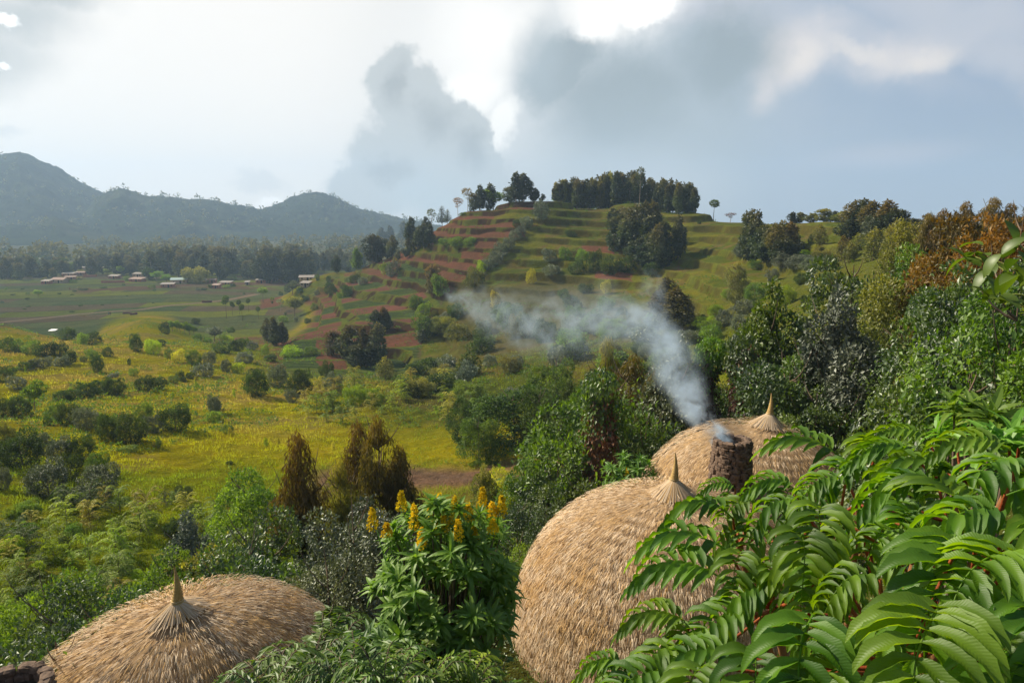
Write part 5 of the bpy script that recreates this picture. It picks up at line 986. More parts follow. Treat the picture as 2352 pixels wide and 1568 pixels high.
# vine-smothered column and stumps
def vine_pillar(label, px, py_foot, hp, wp, r, green=.35, seed=0, side=-1, w=None):
    X_, Y_, Z_, _ = atr(px, r); D_ = depth(X_, Y_, Z_); wd = wp*D_/F; d = pdir(px, py_foot-hp); h = CAM_H+d[2]/math.hypot(d[0], d[1])*r-Z_
    root = bpy.data.objects.new('vine_covered_stump', None); COL.objects.link(root); root.location = (X_, Y_, Z_); tag(root, label, 'tree')
    n = max(5, int(h/wd*2.6)); q = random.Random(seed); lb = [(q.uniform(-.12, .12)*wd, q.uniform(-.12, .12)*wd, h*(i+.5)/n, wd*.40, wd*.40, h/n*.9) for i in range(n)]
    V, Fq, c = crown(lb, 9000, .16, .6, .35, .36, 1.2, 1.3, .3, seed, .0); z = V[:, 2].reshape(-1, 4)[:, 0]; cc_ = V.reshape(-1, 4, 3)[:, 0]
    g_ = (z/h+.28*(rng.random(len(z))-.5)+.22*side*cc_[:, 0]/wd > 1-green)
    for nm, sel, mt in (('green_creeper', g_, 'glossy_leaf' if green < .25 else 'lush_leaf'), ('dry_hanging_vines', ~g_, 'brown_vine')):
        ids = np.nonzero(sel)[0]; Vs_ = V.reshape(-1, 4, 3)[ids].reshape(-1, 3); cs_ = c.reshape(-1, 4, 3)[ids].reshape(-1, 3); mesh_np(nm, Vs_, np.arange(len(Vs_)).reshape(-1, 4), MATS[mt], cs_, parent=root)
    V, F_ = tubes([(np.array([[0, 0, -.3], [0, 0, h*.5], [0, 0, h*.93]]), np.array([wd*.30, wd*.26, wd*.12]))], 10); mesh_np('trunk', V, F_, BARK, smooth=True, parent=root)
vine_pillar('tall column of a tree smothered in brown hanging vines beside the big straw roof', 1382, 1150, 290, 95, 31, .22, 3)
vine_pillar('round-topped vine-covered stump, the one nearer the smoke', 1634, 960, 178, 85, 40, .30, 4)
vine_pillar('round-topped vine-covered stump directly above the rear roof spire', 1722, 950, 172, 90, 39, .22, 5)
near('broad1', 1380, 880, 80, 80, 'lush_leaf', 33); near('broad2', 1345, 1120, 90, 60, 'glossy_leaf', 30)
# right slope: named trees first, then filling shrubs
for kind, px, py, h, w, m, r, lb in (('broad3', 1772, 900, 245, 150, 'lush_leaf', 42, 'bright green upright tree standing over the vine-covered stumps'), ('broad1', 1960, 870, 330, 230, 'glossy_leaf', 45, 'big dark glossy tree in the middle of the overgrown slope'), ('broad0', 2080, 850, 250, 230, 'olive_leaf', 40, None),
    ('broad3', 1935, 900, 230, 110, 'silver_leaf', 36, 'silver-blue leaved tree in the overgrown slope'), ('broad2', 1870, 900, 150, 140, 'glossy_leaf', 38, None), ('broad0', 1830, 960, 170, 160, 'glossy_leaf', 36, 'dark shaded tree behind the rear roof spire'), ('broad1', 1900, 980, 130, 130, 'glossy_leaf', 34, None), ('broad2', 1690, 960, 110, 120, 'glossy_leaf', 42, None),
    ('broad1', 2250, 650, 215, 170, 'autumn_leaf', 38, 'orange brown leaved tree high on the slope at the skyline'), ('broad2', 2335, 660, 235, 190, 'autumn_leaf', 36, 'second orange brown tree, cut by the picture edge'), ('broad0', 2190, 650, 100, 100, 'autumn_leaf', 44, None),
    ('broad2', 2300, 800, 280, 230, 'glossy_leaf', 22, 'large glossy shrub below the orange-leaved tree'), ('broad0', 2200, 860, 240, 220, 'glossy_leaf', 27, None), ('broad1', 2350, 900, 320, 220, 'lush_leaf', 17, None), ('broad2', 2150, 960, 220, 200, 'glossy_leaf', 27, None), ('broad1', 2250, 1010, 260, 220, 'glossy_leaf', 17, None),
    ('broad2', 2150, 640, 130, 120, 'lush_leaf', 50, None), ('broad0', 2020, 930, 150, 170, 'lush_leaf', 38, None), ('broad1', 2140, 1010, 150, 130, 'glossy_leaf', 21, None), ('broad2', 1960, 960, 90, 120, 'bush_grey', 38, None), ('broad3', 2060, 700, 190, 110, 'olive_leaf', 70, None), ('broad0', 2110, 640, 150, 130, 'olive_leaf', 75, None)):
    near(kind, px, py, h, w, m, r, lb)
for px, h, w in ((2150, 100, 80), (2200, 110, 80), (2260, 120, 90), (2300, 105, 80), (2350, 115, 90), (2400, 120, 90), (2120, 80, 70), (2180, 80, 90)): near('neareuc'+str(px//10%2), px, 560, h*.9, w*1.2, 'euc_orange', 72)
q = random.Random(31); nfill = 0
for i in range(420):
    px = q.uniform(1560, 2440); r = math.exp(q.uniform(math.log(22), math.log(95)))
    lim = 640+.0*px; X_, Y_, Z_, _ = atr(px, r); D_ = depth(X_, Y_, Z_); py = 500  # keep clear of the grassy tongue and of the huts
    a = math.atan2(X_, Y_); tn = (Z_-CAM_H)/r; pyy = 784-F*math.tan(math.atan(tn*math.cos(a))+PITCH)
    if px < 1960 and (r < 35 or pyy > 985) or pyy < 620+max(0, (1850-px))*.35 or (px < 1700 and r > 62): continue
    if 1790 < px < 1960 and 640 < pyy < 780: continue
    if vnoise(np.array([X_/9]), np.array([Y_/9]), 5)[0] < .36: continue
    if nfill >= 120: break
    nfill += 1; kd = q.choice(['broad', 'broad', 'bushn', 'broad', 'feather']); m = q.choice(['glossy_leaf', 'lush_leaf', 'lush_leaf', 'olive_leaf', 'olive_leaf', 'bush_green', 'glossy_leaf', 'bush_bright', 'autumn_leaf' if q.random() < .5 else 'olive_leaf'])
    if kd == 'feather': m = 'bush_bright'
    hh = q.uniform(1.3, 3.6)*(1 if r > 30 else .8); ob = put(pick(kd), X_, Y_, Z_, hh, q.uniform(.8, 1.25), m, hh*F/D_ > 60, None, 'shrubs and small trees of the overgrown slope', lean=.1)
    PLACED.append((ob, px, pyy-hh*F/D_*.5, COLW[m]+' '+('small tree' if hh > 2.6 else 'shrub')))
for i in range(16): 
    px, r = q.uniform(1990, 2300), q.uniform(10, 17); X_, Y_, Z_, _ = atr(px, r); ob = put(pick('tuft'), X_, Y_, Z_, q.uniform(.9, 1.5), 1, q.choice(['bush_yellow', 'bush_yellow', 'olive_leaf', 'autumn_leaf']), label='long-bladed yellow grass tussock behind the frond shrub', group='yellow grass tussocks behind the frond shrub')
# fine-leaved mounds
for px, py, h, w, r, m in ((1860, 985, 50, 90, 35, 'lush_leaf'), (1910, 990, 45, 80, 34, 'lush_leaf'), (1820, 975, 38, 70, 35, 'lush_leaf'), (640, 1560, 100, 130, 10.5, 'lush_leaf'), (690, 1500, 90, 120, 11.5, 'lush_leaf'), (760, 1590, 110, 160, 9, 'lush_leaf'), (860, 1590, 110, 160, 8.5, 'lush_leaf'), (960, 1590, 120, 160, 8.5, 'bush_green'), (560, 1590, 80, 120, 9.5, 'lush_leaf'), (1050, 1600, 100, 120, 8.5, 'bush_green'), (1130, 1590, 70, 80, 9.5, 'lush_leaf')):
    for j in range(3): near('feather', px+q.uniform(-25, 25), py, h*q.uniform(.8, 1.1), w, m, r+q.uniform(-.5, .5))
# close branch with big leaves at the picture edge
q2 = np.random.default_rng(9); root = bpy.data.objects.new('big_leaved_branch', None); COL.objects.link(root); tag(root, 'close twig with large bright leaves against the dark slope near the picture edge', 'branch')
Pb = np.array(w3(2420, 720, 3.2)); root.location = Pb; tips = [np.array(w3(2290, 600, 3.2)), np.array(w3(2240, 590, 3.3)), np.array(w3(2330, 620, 3.0)), np.array(w3(2340, 560, 3.3)), np.array(w3(2300, 680, 3.1))]
V, F_ = tubes([(bez((0, 0, 0), (T-Pb)*.5+np.array([0, 0, .06]), T-Pb, 7), np.linspace(.008, .003, 7)) for T in tips], 5); mesh_np('twigs', V, F_, GSTEM, smooth=True, parent=root)
Pl = np.concatenate([np.tile(T-Pb, (6, 1))+q2.normal(size=(6, 3))*.02 for T in tips]); ax = rdir(len(Pl), .1); V, Fq, c = blade_leaves(Pl, ax, nrm(rdir(len(Pl))*.3+np.array([0, -.3, 1.])), .095, .045, 6, .7, q2); mesh_np('leaves', V, Fq, MATS['lush_leaf'], c, True, parent=root)

# ---------------------------------------------------------------- ground cover close by and grass in the meadow
def ground_pts(n, px0, px1, r0, r1):
    px = rng.uniform(px0, px1, n); r = np.exp(rng.uniform(math.log(r0), math.log(r1), n)); a = np.arctan((px-1176)/F); x, y = r*np.sin(a), r*np.cos(a)
    return np.stack([x, y, height(x, y)], 1), px, r
gp, px, r = ground_pts(90000, -300, 2700, 3.5, 42)
keep = ~(((px < 640) & (r > 30)) | ((px > 700) & (px < 1300) & (r > 36))); gp, r = gp[keep], r[keep]; n = len(gp)
for hx in (f1_, f2_, f3_): pass
V, Fq = leaves(gp+np.array([0, 0, 1.])*(rng.random(n)*.35*np.clip(r/15, .3, 1))[:, None], nrm(rdir(n)+np.array([0, 0, .2])), nrm(rdir(n)*.6+np.array([0, 0, 1.])), .10*np.clip(r/18, .5, 2.0), .055*np.clip(r/18, .5, 2.0))
u_ = mesh_np('undergrowth', V, Fq, MATS['glossy_leaf'], np.repeat(np.stack([rng.random(n), rng.random(n), rng.random(n)], 1), 4, 0)); tag(u_, 'dark leafy undergrowth covering the near banks', 'undergrowth', kind='stuff')
grm, t, o = M_('meadow_grass'); at_ = t.new('ShaderNodeAttribute', attribute_name='Col'); df = t.new('ShaderNodeBsdfDiffuse'); t.link(at_.outputs['Color'], df.inputs[0]); tr = t.new('ShaderNodeBsdfTranslucent'); t.link(t.mix(1.0, at_.outputs['Color'], (1.3, 1.3, .8, 1), 'MULTIPLY'), tr.inputs[0])
mx = t.new('ShaderNodeMixShader'); mx.inputs[0].default_value = .45; t.link(df.outputs[0], mx.inputs[1]); t.link(tr.outputs[0], mx.inputs[2]); t.link(mx.outputs[0], o.inputs[0])
gp, px, r = ground_pts(230000, -150, 1700, 27, 230)
x, y = gp[:, 0], gp[:, 1]; nA = fbm(x/16, y/16, 4, 101); nB = fbm(x/5, y/5, 4, 202); nD = fbm(x/1.8, y/1.8, 3, 404)
keep = (nD > .44) & ~((np.abs(r-(63+0.004*(px-900)+3*(nA-.5))) < 5) & (px > 660) & (px < 1360)) & ~((r > 165) & (px > 640)); gp, px, r, nA, nB, nD, x, y = [v[keep] for v in (gp, px, r, nA, nB, nD, x, y)]; n = len(gp)
cg = np.repeat(C3(.38, .385, .016), n, 0); cg = mixc(cg, C3(.50, .40, .11), sstep(nA*0.55+nB*.45, .50, .60)*.8*sstep(r, 55, 130)); cg = mixc(cg, C3(.17, .27, .02), sstep(fbm(x/42, y/42, 3, 303), .45, .6)*.7); cg = mixc(cg, C3(.13, .20, .02), (1-sstep(r, 34, 58))*.8); cg = mixc(cg, C3(.16, .23, .04), sstep(px, 640, 1000)*.6)
cg = cg*(.68+.55*rng.random((n, 1)))
hh = (.12+.30*rng.random(n)**2)*(.5+1.2*np.clip((nD-.44)*5, 0, 1)); wd = np.clip(r*.0010, .03, .12)[:, None]; a = rng.random(n)*6.28; sd = np.stack([np.cos(a), np.sin(a), a*0], 1)
ln_ = rng.normal(size=(n, 3))*.35; ln_[:, 2] = 1; V = np.stack([gp-sd*wd*.5, gp+sd*wd*.5, gp+nrm(ln_)*hh[:, None]], 1).reshape(-1, 3)
gr = mesh_np('meadow_grass', V, np.arange(3*n).reshape(n, 3), grm, np.repeat(cg, 3, 0)); tag(gr, 'yellow green grass and herbs over the sunny meadow', 'grass', kind='stuff')
# ---------------------------------------------------------------- village
BRICK = plainmat('red_mud_brick', (.26, .10, .07), (.38, .17, .12), 3); MUD = plainmat('tan_mud_wall', (.34, .24, .18), (.46, .35, .27), 3); TIN = plainmat('pale_roof_sheet', (.18, .16, .15), (.30, .27, .25), 2, rough=.8, spec=.2)
TEAL = plainmat('blue_green_roof_sheet', (.22, .34, .36), (.34, .46, .46), 2, rough=.5, spec=.5); RUST = plainmat('weathered_brown_roof', (.22, .15, .13), (.36, .27, .24), 2); DARK = plainmat('dark_opening', (.02, .015, .012), (.035, .03, .025), 3); WOOD = plainmat('weathered_wood', (.16, .11, .07), (.26, .19, .12), 6)
def hexa(pts): return np.array(pts, float), np.array([(0, 3, 2, 1), (4, 5, 6, 7), (0, 1, 5, 4), (1, 2, 6, 5), (2, 3, 7, 6), (3, 0, 4, 7)])
def boxm(name, x0, x1, y0, y1, z0, z1, mat, parent):
    V, Fb = hexa([(x0, y0, z0), (x1, y0, z0), (x1, y1, z0), (x0, y1, z0), (x0, y0, z1), (x1, y0, z1), (x1, y1, z1), (x0, y1, z1)]); return mesh_np(name, V, Fb, mat, parent=parent)
def house(x, y, z, L, Wd, H, wall, roof, yaw, gable=True, label=None):
    r = bpy.data.objects.new('house', None); COL.objects.link(r); r.location = (x, y, z); r.rotation_euler = (0, 0, yaw); tag(r, label, 'house', 'houses of the village')
    boxm('wall', -L/2, L/2, -Wd/2, Wd/2, -.4, H, wall, r); e = .45; th = .09
    if gable:
        rh = Wd*.22; V = []; 
        for xs in (-L/2-e, L/2+e):
            V += [(xs, -Wd/2-e, H-.1), (xs, 0, H+rh), (xs, Wd/2+e, H-.1), (xs, Wd/2+e, H-.1+th), (xs, 0, H+rh+th), (xs, -Wd/2-e, H-.1+th)]
        Fr = [np.array([(0, 1, 4, 5), (1, 2, 3, 4), (6, 11, 10, 7), (7, 10, 9, 8), (0, 6, 7, 1), (1, 7, 8, 2), (5, 4, 10, 11), (4, 3, 9, 10), (0, 5, 11, 6), (2, 8, 9, 3)])]
        mesh_np('roof', np.array(V), Fr, roof, parent=r)
        g_ = []
        for xs in (-L/2+.02, L/2-.02): g_ += [(xs-.01, -Wd/2, H), (xs-.01, Wd/2, H), (xs-.01, 0, H+rh*.93), (xs+.01, -Wd/2, H), (xs+.01, Wd/2, H), (xs+.01, 0, H+rh*.93)]
        gf = np.array([(0, 2, 1), (3, 4, 5), (6, 8, 7), (9, 10, 11)]); gq = np.array([(0, 1, 4, 3), (1, 2, 5, 4), (2, 0, 3, 5), (6, 7, 10, 9), (7, 8, 11, 10), (8, 6, 9, 11)]); mesh_np('gable', np.array(g_), [gf, gq], wall, parent=r)
    else:
        V, Fb = hexa([(-L/2-e, -Wd/2-e, H+.02), (L/2+e, -Wd/2-e, H+.02), (L/2+e, Wd/2+e, H+.9), (-L/2-e, Wd/2+e, H+.9), (-L/2-e, -Wd/2-e, H+.12), (L/2+e, -Wd/2-e, H+.12), (L/2+e, Wd/2+e, H+1.0), (-L/2-e, Wd/2+e, H+1.0)]); mesh_np('roof', V, Fb, roof, parent=r)
    boxm('door', -.5+L*.1, .5+L*.1, -Wd/2-.06, -Wd/2+.02, -.1, 2.0, DARK, r)
    for wx in (-L*.3, L*.34): boxm('window', wx-.4, wx+.4, -Wd/2-.05, -Wd/2+.02, 1.0, 1.8, DARK, r)
    return r
HS = [(8, 45, 532, 90, 24, MUD, TIN, 1), (8, 230, 548, 110, 28, MUD, TIN, 0), (8, 370, 575, 165, 55, MUD, TIN, 1), (8, 555, 705, 110, 45, BRICK, TIN, 0), (8, 715, 692, 180, 66, MUD, RUST, 1), (8, 820, 612, 145, 32, BRICK, TIN, 0), (8, 840, 655, 120, 46, BRICK, RUST, 1), (8, 1065, 575, 100, 28, MUD, TIN, 0), (8, 1160, 545, 110, 24, BRICK, TIN, 0), (8, 1200, 512, 160, 24, BRICK, RUST, 0), (8, 960, 600, 110, 32, BRICK, RUST, 1),
      (8, 1350, 645, 120, 40, BRICK, TIN, 0), (8, 1630, 625, 115, 62, MUD, TIN, 0), (8, 1620, 678, 170, 46, BRICK, RUST, 0), (8, 2135, 620, 80, 34, MUD, TIN, 1), (8, 2115, 700, 180, 74, MUD, TEAL, 1), (8, 1980, 748, 145, 62, BRICK, TIN, 0), (8, 960, 540, 80, 34, MUD, TIN, 0),
      (9, 610, 695, 110, 60, BRICK, RUST, 1), (9, 665, 757, 90, 38, BRICK, RUST, 0), (9, 780, 722, 140, 50, BRICK, TIN, 0), (9, 1030, 718, 45, 30, MUD, TIN, 0), (9, 1190, 692, 115, 36, BRICK, TIN, 0), (9, 1290, 690, 60, 22, BRICK, RUST, 0), (9, 1725, 668, 165, 60, MUD, TIN, 0), (9, 1720, 740, 110, 50, MUD, TIN, 0)]
HN = {'red_mud_brick': 'red brick', 'tan_mud_wall': 'tan mud'}; RN = {'pale_roof_sheet': 'pale', 'blue_green_roof_sheet': 'blue green', 'weathered_brown_roof': 'brown'}
q = random.Random(4)
for zn, x, y, w_, h_, wm_, rm_, gb in HS:
    ox, oy, k = ZOOM[zn]; px, py = ox+x*k, oy+y*k; X_, Y_, Z_, _ = at(px, py, 300); D_ = depth(X_, Y_, Z_); L = w_*k*D_/F*.95; H = max(h_*k*D_/F*.62, 2.0)
    o = house(X_, Y_, Z_, L, max(L*.55, 3.5), H, wm_, rm_, q.uniform(-.25, .25), bool(gb)); PLACED.append((o, px, py-h_*k*.5, f'{HN[wm_.name]} house with {RN[rm_.name]} roof'))
# low compound walls
for zn, x, y, w_, h_ in ((8, 1060, 625, 150, 24), (8, 1330, 695, 260, 30), (8, 1250, 500, 260, 12)):
    ox, oy, k = ZOOM[zn]; px, py = ox+x*k, oy+y*k; X_, Y_, Z_, _ = at(px, py, 300); L = w_*k*depth(X_, Y_, Z_)/F
    r = boxm('compound_wall', -L/2, L/2, -.2, .2, -.3, 1.7, BRICK, None); r.location = (X_, Y_, Z_); r.rotation_euler = (0, 0, .12); tag(r, None, 'wall'); PLACED.append((r, px, py, 'low red mud compound wall'))
# brick stacks beside the road
def brick_stack(px, py, L, H, label):
    X_, Y_, Z_, _ = at(px, py, 200); Vs, Fs = [], []; o_ = 0; rows = int(H/.22)
    for k in range(rows):
        n_ = int(L/.5)
        for i in range(n_):
            if k == rows-1 and rng.random() < .25: continue
            x0 = -L/2+i*.5+(k % 2)*.2; V, Fb = hexa([(x0+a, b+rng.uniform(-.03, .03), k*.22+c) for c in (0, .20) for a, b in ((0.02, -.5), (.46, -.5), (.46, .5), (.02, .5))]); Vs.append(V); Fs.append(Fb+o_); o_ += 8
    ob = mesh_np('brick_stack', np.concatenate(Vs), np.concatenate(Fs), plainmat('fired_brick', (.09, .045, .035), (.16, .08, .06), 4)); ob.location = (X_, Y_, Z_); ob.rotation_euler = (0, 0, .35); tag(ob, label, 'bricks')
brick_stack(291, 721, 3.4, .9, 'low dark brick stack beside the earth road, nearer the two walkers')
brick_stack(307, 723, 3.2, 1.1, 'dark brick stack lying across the near edge of the earth road')
brick_stack(475, 695, 5.0, 1.1, 'long dark brick stack farther along the earth road')
# white sheet in the meadow
X_, Y_, Z_, _ = at(122, 759, 150); gx, gy = np.meshgrid(np.linspace(-1.4, 1.4, 20), np.linspace(-1.5, 1.5, 16)); zz_ = .18+.16*fbm(gx.ravel()*2+9, gy.ravel()*2, 3, 5)
V = np.stack([gx.ravel(), gy.ravel()*(1-.2*gx.ravel()/1.4), zz_], 1); V = np.concatenate([V, V-np.array([0, 0, .02])]); i_ = np.arange(320).reshape(16, 20); F1 = np.stack([i_[:-1, :-1].ravel(), i_[:-1, 1:].ravel(), i_[1:, 1:].ravel(), i_[1:, :-1].ravel()], 1)
sh = mesh_np('white_sheet', V, np.concatenate([F1, F1[:, ::-1]+320]), plainmat('white_cloth', (.80, .80, .82), (.88, .88, .9), 2), smooth=True); sh.location = (X_, Y_, Z_); sh.rotation_euler = (R(6), 0, .1); tag(sh, 'bright white sheet laid out on the top edge of the meadow', 'sheet')
# fence between the meadow and the fields
fr = bpy.data.objects.new('post_fence', None); COL.objects.link(fr); tag(fr, 'long fence of thin wooden posts along the upper edge of the meadow', 'fence'); x0_, y0_, z0_, _ = at(0, 757, 200); fr.location = (x0_, y0_, z0_)
tops = []; base_ = np.array([x0_, y0_, z0_]); pmesh = None
for i in range(74):
    px = -6+i*2.75; py = np.interp(px, [-6, 40, 90, 150, 200], [758, 748, 741, 734, 728]); X_, Y_, Z_, _ = at(px, py, 200); P = np.array([X_, Y_, Z_])-base_; h_ = q.uniform(1.0, 1.35)
    if pmesh is None: V, F_ = tubes([(np.array([[0, 0, -.3], [0.02, 0, .6], [0, .02, 1.0]]), np.array([.07, .065, .05]))], 6); pmesh = mesh_np('post', V, F_, WOOD, link=False).data
    o = bpy.data.objects.new('post', pmesh); COL.objects.link(o); o.parent = fr; o.location = P; o.scale = (1, 1, h_); tops.append(P+np.array([0, 0, h_*.85]))
for dz in (0, -.42):
    tp = np.array(tops)+np.array([0, 0, dz]); V, F_ = tubes([(tp, np.full(len(tp), .018))], 4); mesh_np('wire', V, F_, WOOD, parent=fr)
# people on the road and in the field
def person(px, py, shirt, legs, label, stride=.18, skirt=False):
    X_, Y_, Z_, _ = at(px, py, 200); me = bpy.data.meshes.new('person')
    vs = [(0, 0, .93), (0, 0, 1.15), (0, 0, 1.40), (0, 0.01, 1.50), (0, .02, 1.60), (0, .03, 1.72), (.10, 0, .90), (.11, stride, .48), (.12, stride*1.1, .06), (.12, stride*1.1+.14, .03), (-.10, 0, .90), (-.11, -stride*.6, .48), (-.12, -stride*1.3, .08), (-.12, -stride*1.3+.13, .03),
          (.19, 0, 1.40), (.25, -.06, 1.12), (.26, .06, .88), (.26, .09, .80), (-.19, 0, 1.40), (-.25, .06, 1.12), (-.26, .16, .90), (-.26, .19, .82)]
    ed = [(0, 1), (1, 2), (2, 3), (3, 4), (4, 5), (0, 6), (6, 7), (7, 8), (8, 9), (0, 10), (10, 11), (11, 12), (12, 13), (2, 14), (14, 15), (15, 16), (16, 17), (2, 18), (18, 19), (19, 20), (20, 21)]
    rad = [.15, .13, .15, .055, .10, .07, .10, .065, .045, .04, .10, .065, .045, .04, .065, .05, .035, .035, .065, .05, .035, .035]
    me.from_pydata(vs, ed, []); ob = bpy.data.objects.new('person', me); COL.objects.link(ob); sk = ob.modifiers.new('skin', 'SKIN')
    for i, r_ in enumerate(rad): me.skin_vertices[0].data[i].radius = (r_, r_*.8)
    me.skin_vertices[0].data[0].use_root = True; ob.modifiers.new('sub', 'SUBSURF').levels = 1; ob.modifiers['sub'].render_levels = 1
    m, t, o = M_('clothing'); tcn = t.new('ShaderNodeTexCoord'); s = t.new('ShaderNodeSeparateXYZ'); t.link(tcn.outputs['Object'], s.inputs[0]); z = s.outputs[2]
    c = t.mix(t.math('GREATER_THAN', z, .95), c4(legs), c4(shirt)); c = t.mix(t.math('GREATER_THAN', z, 1.47), c, (.07, .035, .02, 1)); df = t.new('ShaderNodeBsdfDiffuse'); t.link(c, df.inputs[0]); t.link(df.outputs[0], o.inputs[0])
    me.materials.append(m); ob.location = (X_, Y_, Z_); ob.rotation_euler = (0, 0, 1.2); tag(ob, label, 'person')
    hr = mesh_np('hair', *(lambda a: (np.array([(math.sin(u)*math.cos(v)*.095, .03+math.sin(u)*math.sin(v)*.105, 1.66+math.cos(u)*.10) for u in np.linspace(.05, 1.7, 6) for v in np.linspace(0, 6.283, 12, endpoint=False)]), np.array([(i*12+j, i*12+(j+1) % 12, (i+1)*12+(j+1) % 12, (i+1)*12+j) for i in range(5) for j in range(12)])))(0), DARK, smooth=True, parent=ob)
person(250, 724.5, (.10, .22, .22), (.05, .06, .09), 'person in a teal top walking on the earth road by the brick stacks')
person(253.5, 724.5, (.03, .03, .04), (.04, .035, .05), 'person in dark clothes walking beside the one in teal')
person(161, 667, (.30, .08, .06), (.06, .05, .05), 'person in a reddish top standing in the crop field')
for zn, x, y, w_, h_ in ((8, 330, 975, 50, 16), (8, 290, 1004, 40, 16), (8, 850, 1040, 60, 18), (8, 950, 966, 50, 20), (8, 880, 795, 45, 20), (8, 985, 780, 100, 26), (8, 1220, 760, 80, 26), (8, 150, 836, 60, 14), (8, 320, 890, 50, 26), (8, 20, 930, 50, 22), (8, 265, 770, 36, 14), (8, 850, 838, 40, 14), (8, 1800, 932, 30, 12), (8, 1200, 958, 40, 12), (8, 1815, 785, 40, 18), (8, 1495, 850, 26, 14)): plant('bush', zn, x, y, h_, w_, 'bush_dark', parts=False, group='dark weed heaps in the crop fields')

# ---------------------------------------------------------------- smoke: density follows the drifting path, wisps come from noise
SP = [(1672, 1030, 24.5, 24, 2.2), (1660, 1018, 24.6, 28, 1.9), (1652, 1000, 24.9, 31, 1.4), (1640, 978, 25.6, 34, 1.0), (1610, 955, 26.6, 40, 1.0), (1580, 915, 28.0, 52, 1.0), (1562, 865, 29.5, 74, .9), (1548, 820, 31.5, 74, .8), (1520, 780, 34, 62, .7), (1478, 735, 38, 92, .8), (1420, 722, 42, 108, .85), (1350, 735, 46, 118, .9), (1280, 745, 50, 118, .95), (1200, 745, 54, 108, .95), (1130, 715, 58, 84, .85), (1070, 695, 61, 44, .7), (1035, 680, 63, 26, .4)]
SP2 = [(1478, 735, 38, 70, .6), (1492, 690, 40, 52, .5), (1500, 650, 42, 36, .35), (1490, 625, 43, 20, .2)]
def samp(S_, n):
    a = np.array(S_, float); u = np.linspace(0, len(a)-1, n); b = np.stack([np.interp(u, np.arange(len(a)), a[:, j]) for j in range(5)], 1); out_ = []
    for px, py, r_, rad_, de in b:
        P = w3(px, py, r_); out_.append((P.x, P.y, P.z, rad_*depth(*P)/F, de))
    return out_
sp = np.array(samp(SP, 150)+samp(SP2, 40)); me = bpy.data.meshes.new('smoke'); me.vertices.add(len(sp)); me.vertices.foreach_set('co', sp[:, :3].astype(np.float32).ravel())
for nm, j in (('rad', 3), ('den', 4)): a_ = me.attributes.new(nm, 'FLOAT', 'POINT'); a_.data.foreach_set('value', sp[:, j].astype(np.float32))
sm_ = bpy.data.objects.new('smoke', me); COL.objects.link(sm_); tag(sm_, 'blue white wood smoke drifting from the stone chimney towards the terraced hill', 'smoke', kind='stuff')
smm, t, o = M_('wood_smoke'); geo = t.new('ShaderNodeNewGeometry'); P_ = geo.outputs['Position']
wn = t.noise(P_, .45, 3, .6, color=True); wv = t.vmath('ADD', P_, t.vmath('SCALE', t.vmath('SUBTRACT', wn, (.5, .5, .5)), scale=2.6)); mp = t.new('ShaderNodeMapping'); mp.inputs['Scale'].default_value = (1, .45, 1); t.link(wv, mp.inputs[0])
n1 = t.noise(mp.outputs[0], .85, 8, .66); at_ = t.new('ShaderNodeAttribute', attribute_name='density')
dn = t.math('MULTIPLY', at_.outputs['Fac'], t.rng(n1, .40, .74, 0, 1, True)); dn = t.math('MULTIPLY', dn, SMOKE)
pv = t.new('ShaderNodeVolumePrincipled'); pv.inputs['Color'].default_value = (.64, .80, 1.0, 1); pv.inputs['Anisotropy'].default_value = .2; t.link(dn, pv.inputs['Density']); t.link(pv.outputs[0], o.inputs['Volume'])
gn = bpy.data.node_groups.new('smoke_field', 'GeometryNodeTree'); gn.interface.new_socket('Geometry', in_out='INPUT', socket_type='NodeSocketGeometry'); gn.interface.new_socket('Geometry', in_out='OUTPUT', socket_type='NodeSocketGeometry')
G = NT(gn); gi = G.new('NodeGroupInput'); go = G.new('NodeGroupOutput'); pr = G.new('GeometryNodeProximity', target_element='POINTS'); G.link(gi.outputs[0], pr.inputs[0])
sn = G.new('GeometryNodeSampleNearest', domain='POINT'); G.link(gi.outputs[0], sn.inputs[0])
def sidx(nm):
    na_ = G.new('GeometryNodeInputNamedAttribute', data_type='FLOAT'); na_.inputs['Name'].default_value = nm; si = G.new('GeometryNodeSampleIndex', data_type='FLOAT', domain='POINT')
    G.link(gi.outputs[0], si.inputs['Geometry']); G.link(na_.outputs[0], si.inputs['Value']); G.link(sn.outputs[0], si.inputs['Index']); return si.outputs[0]
fall = G.new('ShaderNodeMapRange'); fall.interpolation_type = 'SMOOTHSTEP'; G.link(G.math('DIVIDE', pr.outputs['Distance'], sidx('rad')), fall.inputs[0])
for i_, v_ in enumerate((1.15, .1, 0, 1)): fall.inputs[i_+1].default_value = v_
den_ = G.math('DIVIDE', G.math('MULTIPLY', fall.outputs[0], sidx('den')), sidx('rad'))
vc = G.new('GeometryNodeVolumeCube'); lo = (sp[:, :3]-sp[:, 3:4]*1.2).min(0); hi = (sp[:, :3]+sp[:, 3:4]*1.2).max(0)
G.link(den_, vc.inputs['Density']); vc.inputs['Min'].default_value = tuple(lo); vc.inputs['Max'].default_value = tuple(hi); vc.inputs['Resolution X'].default_value = 150; vc.inputs['Resolution Y'].default_value = 260; vc.inputs['Resolution Z'].default_value = 130
stm = G.new('GeometryNodeSetMaterial'); G.link(vc.outputs[0], stm.inputs[0]); stm.inputs['Material'].default_value = smm; G.link(stm.outputs[0], go.inputs[0])
md = sm_.modifiers.new('field', 'NODES'); md.node_group = gn; me.materials.append(smm)

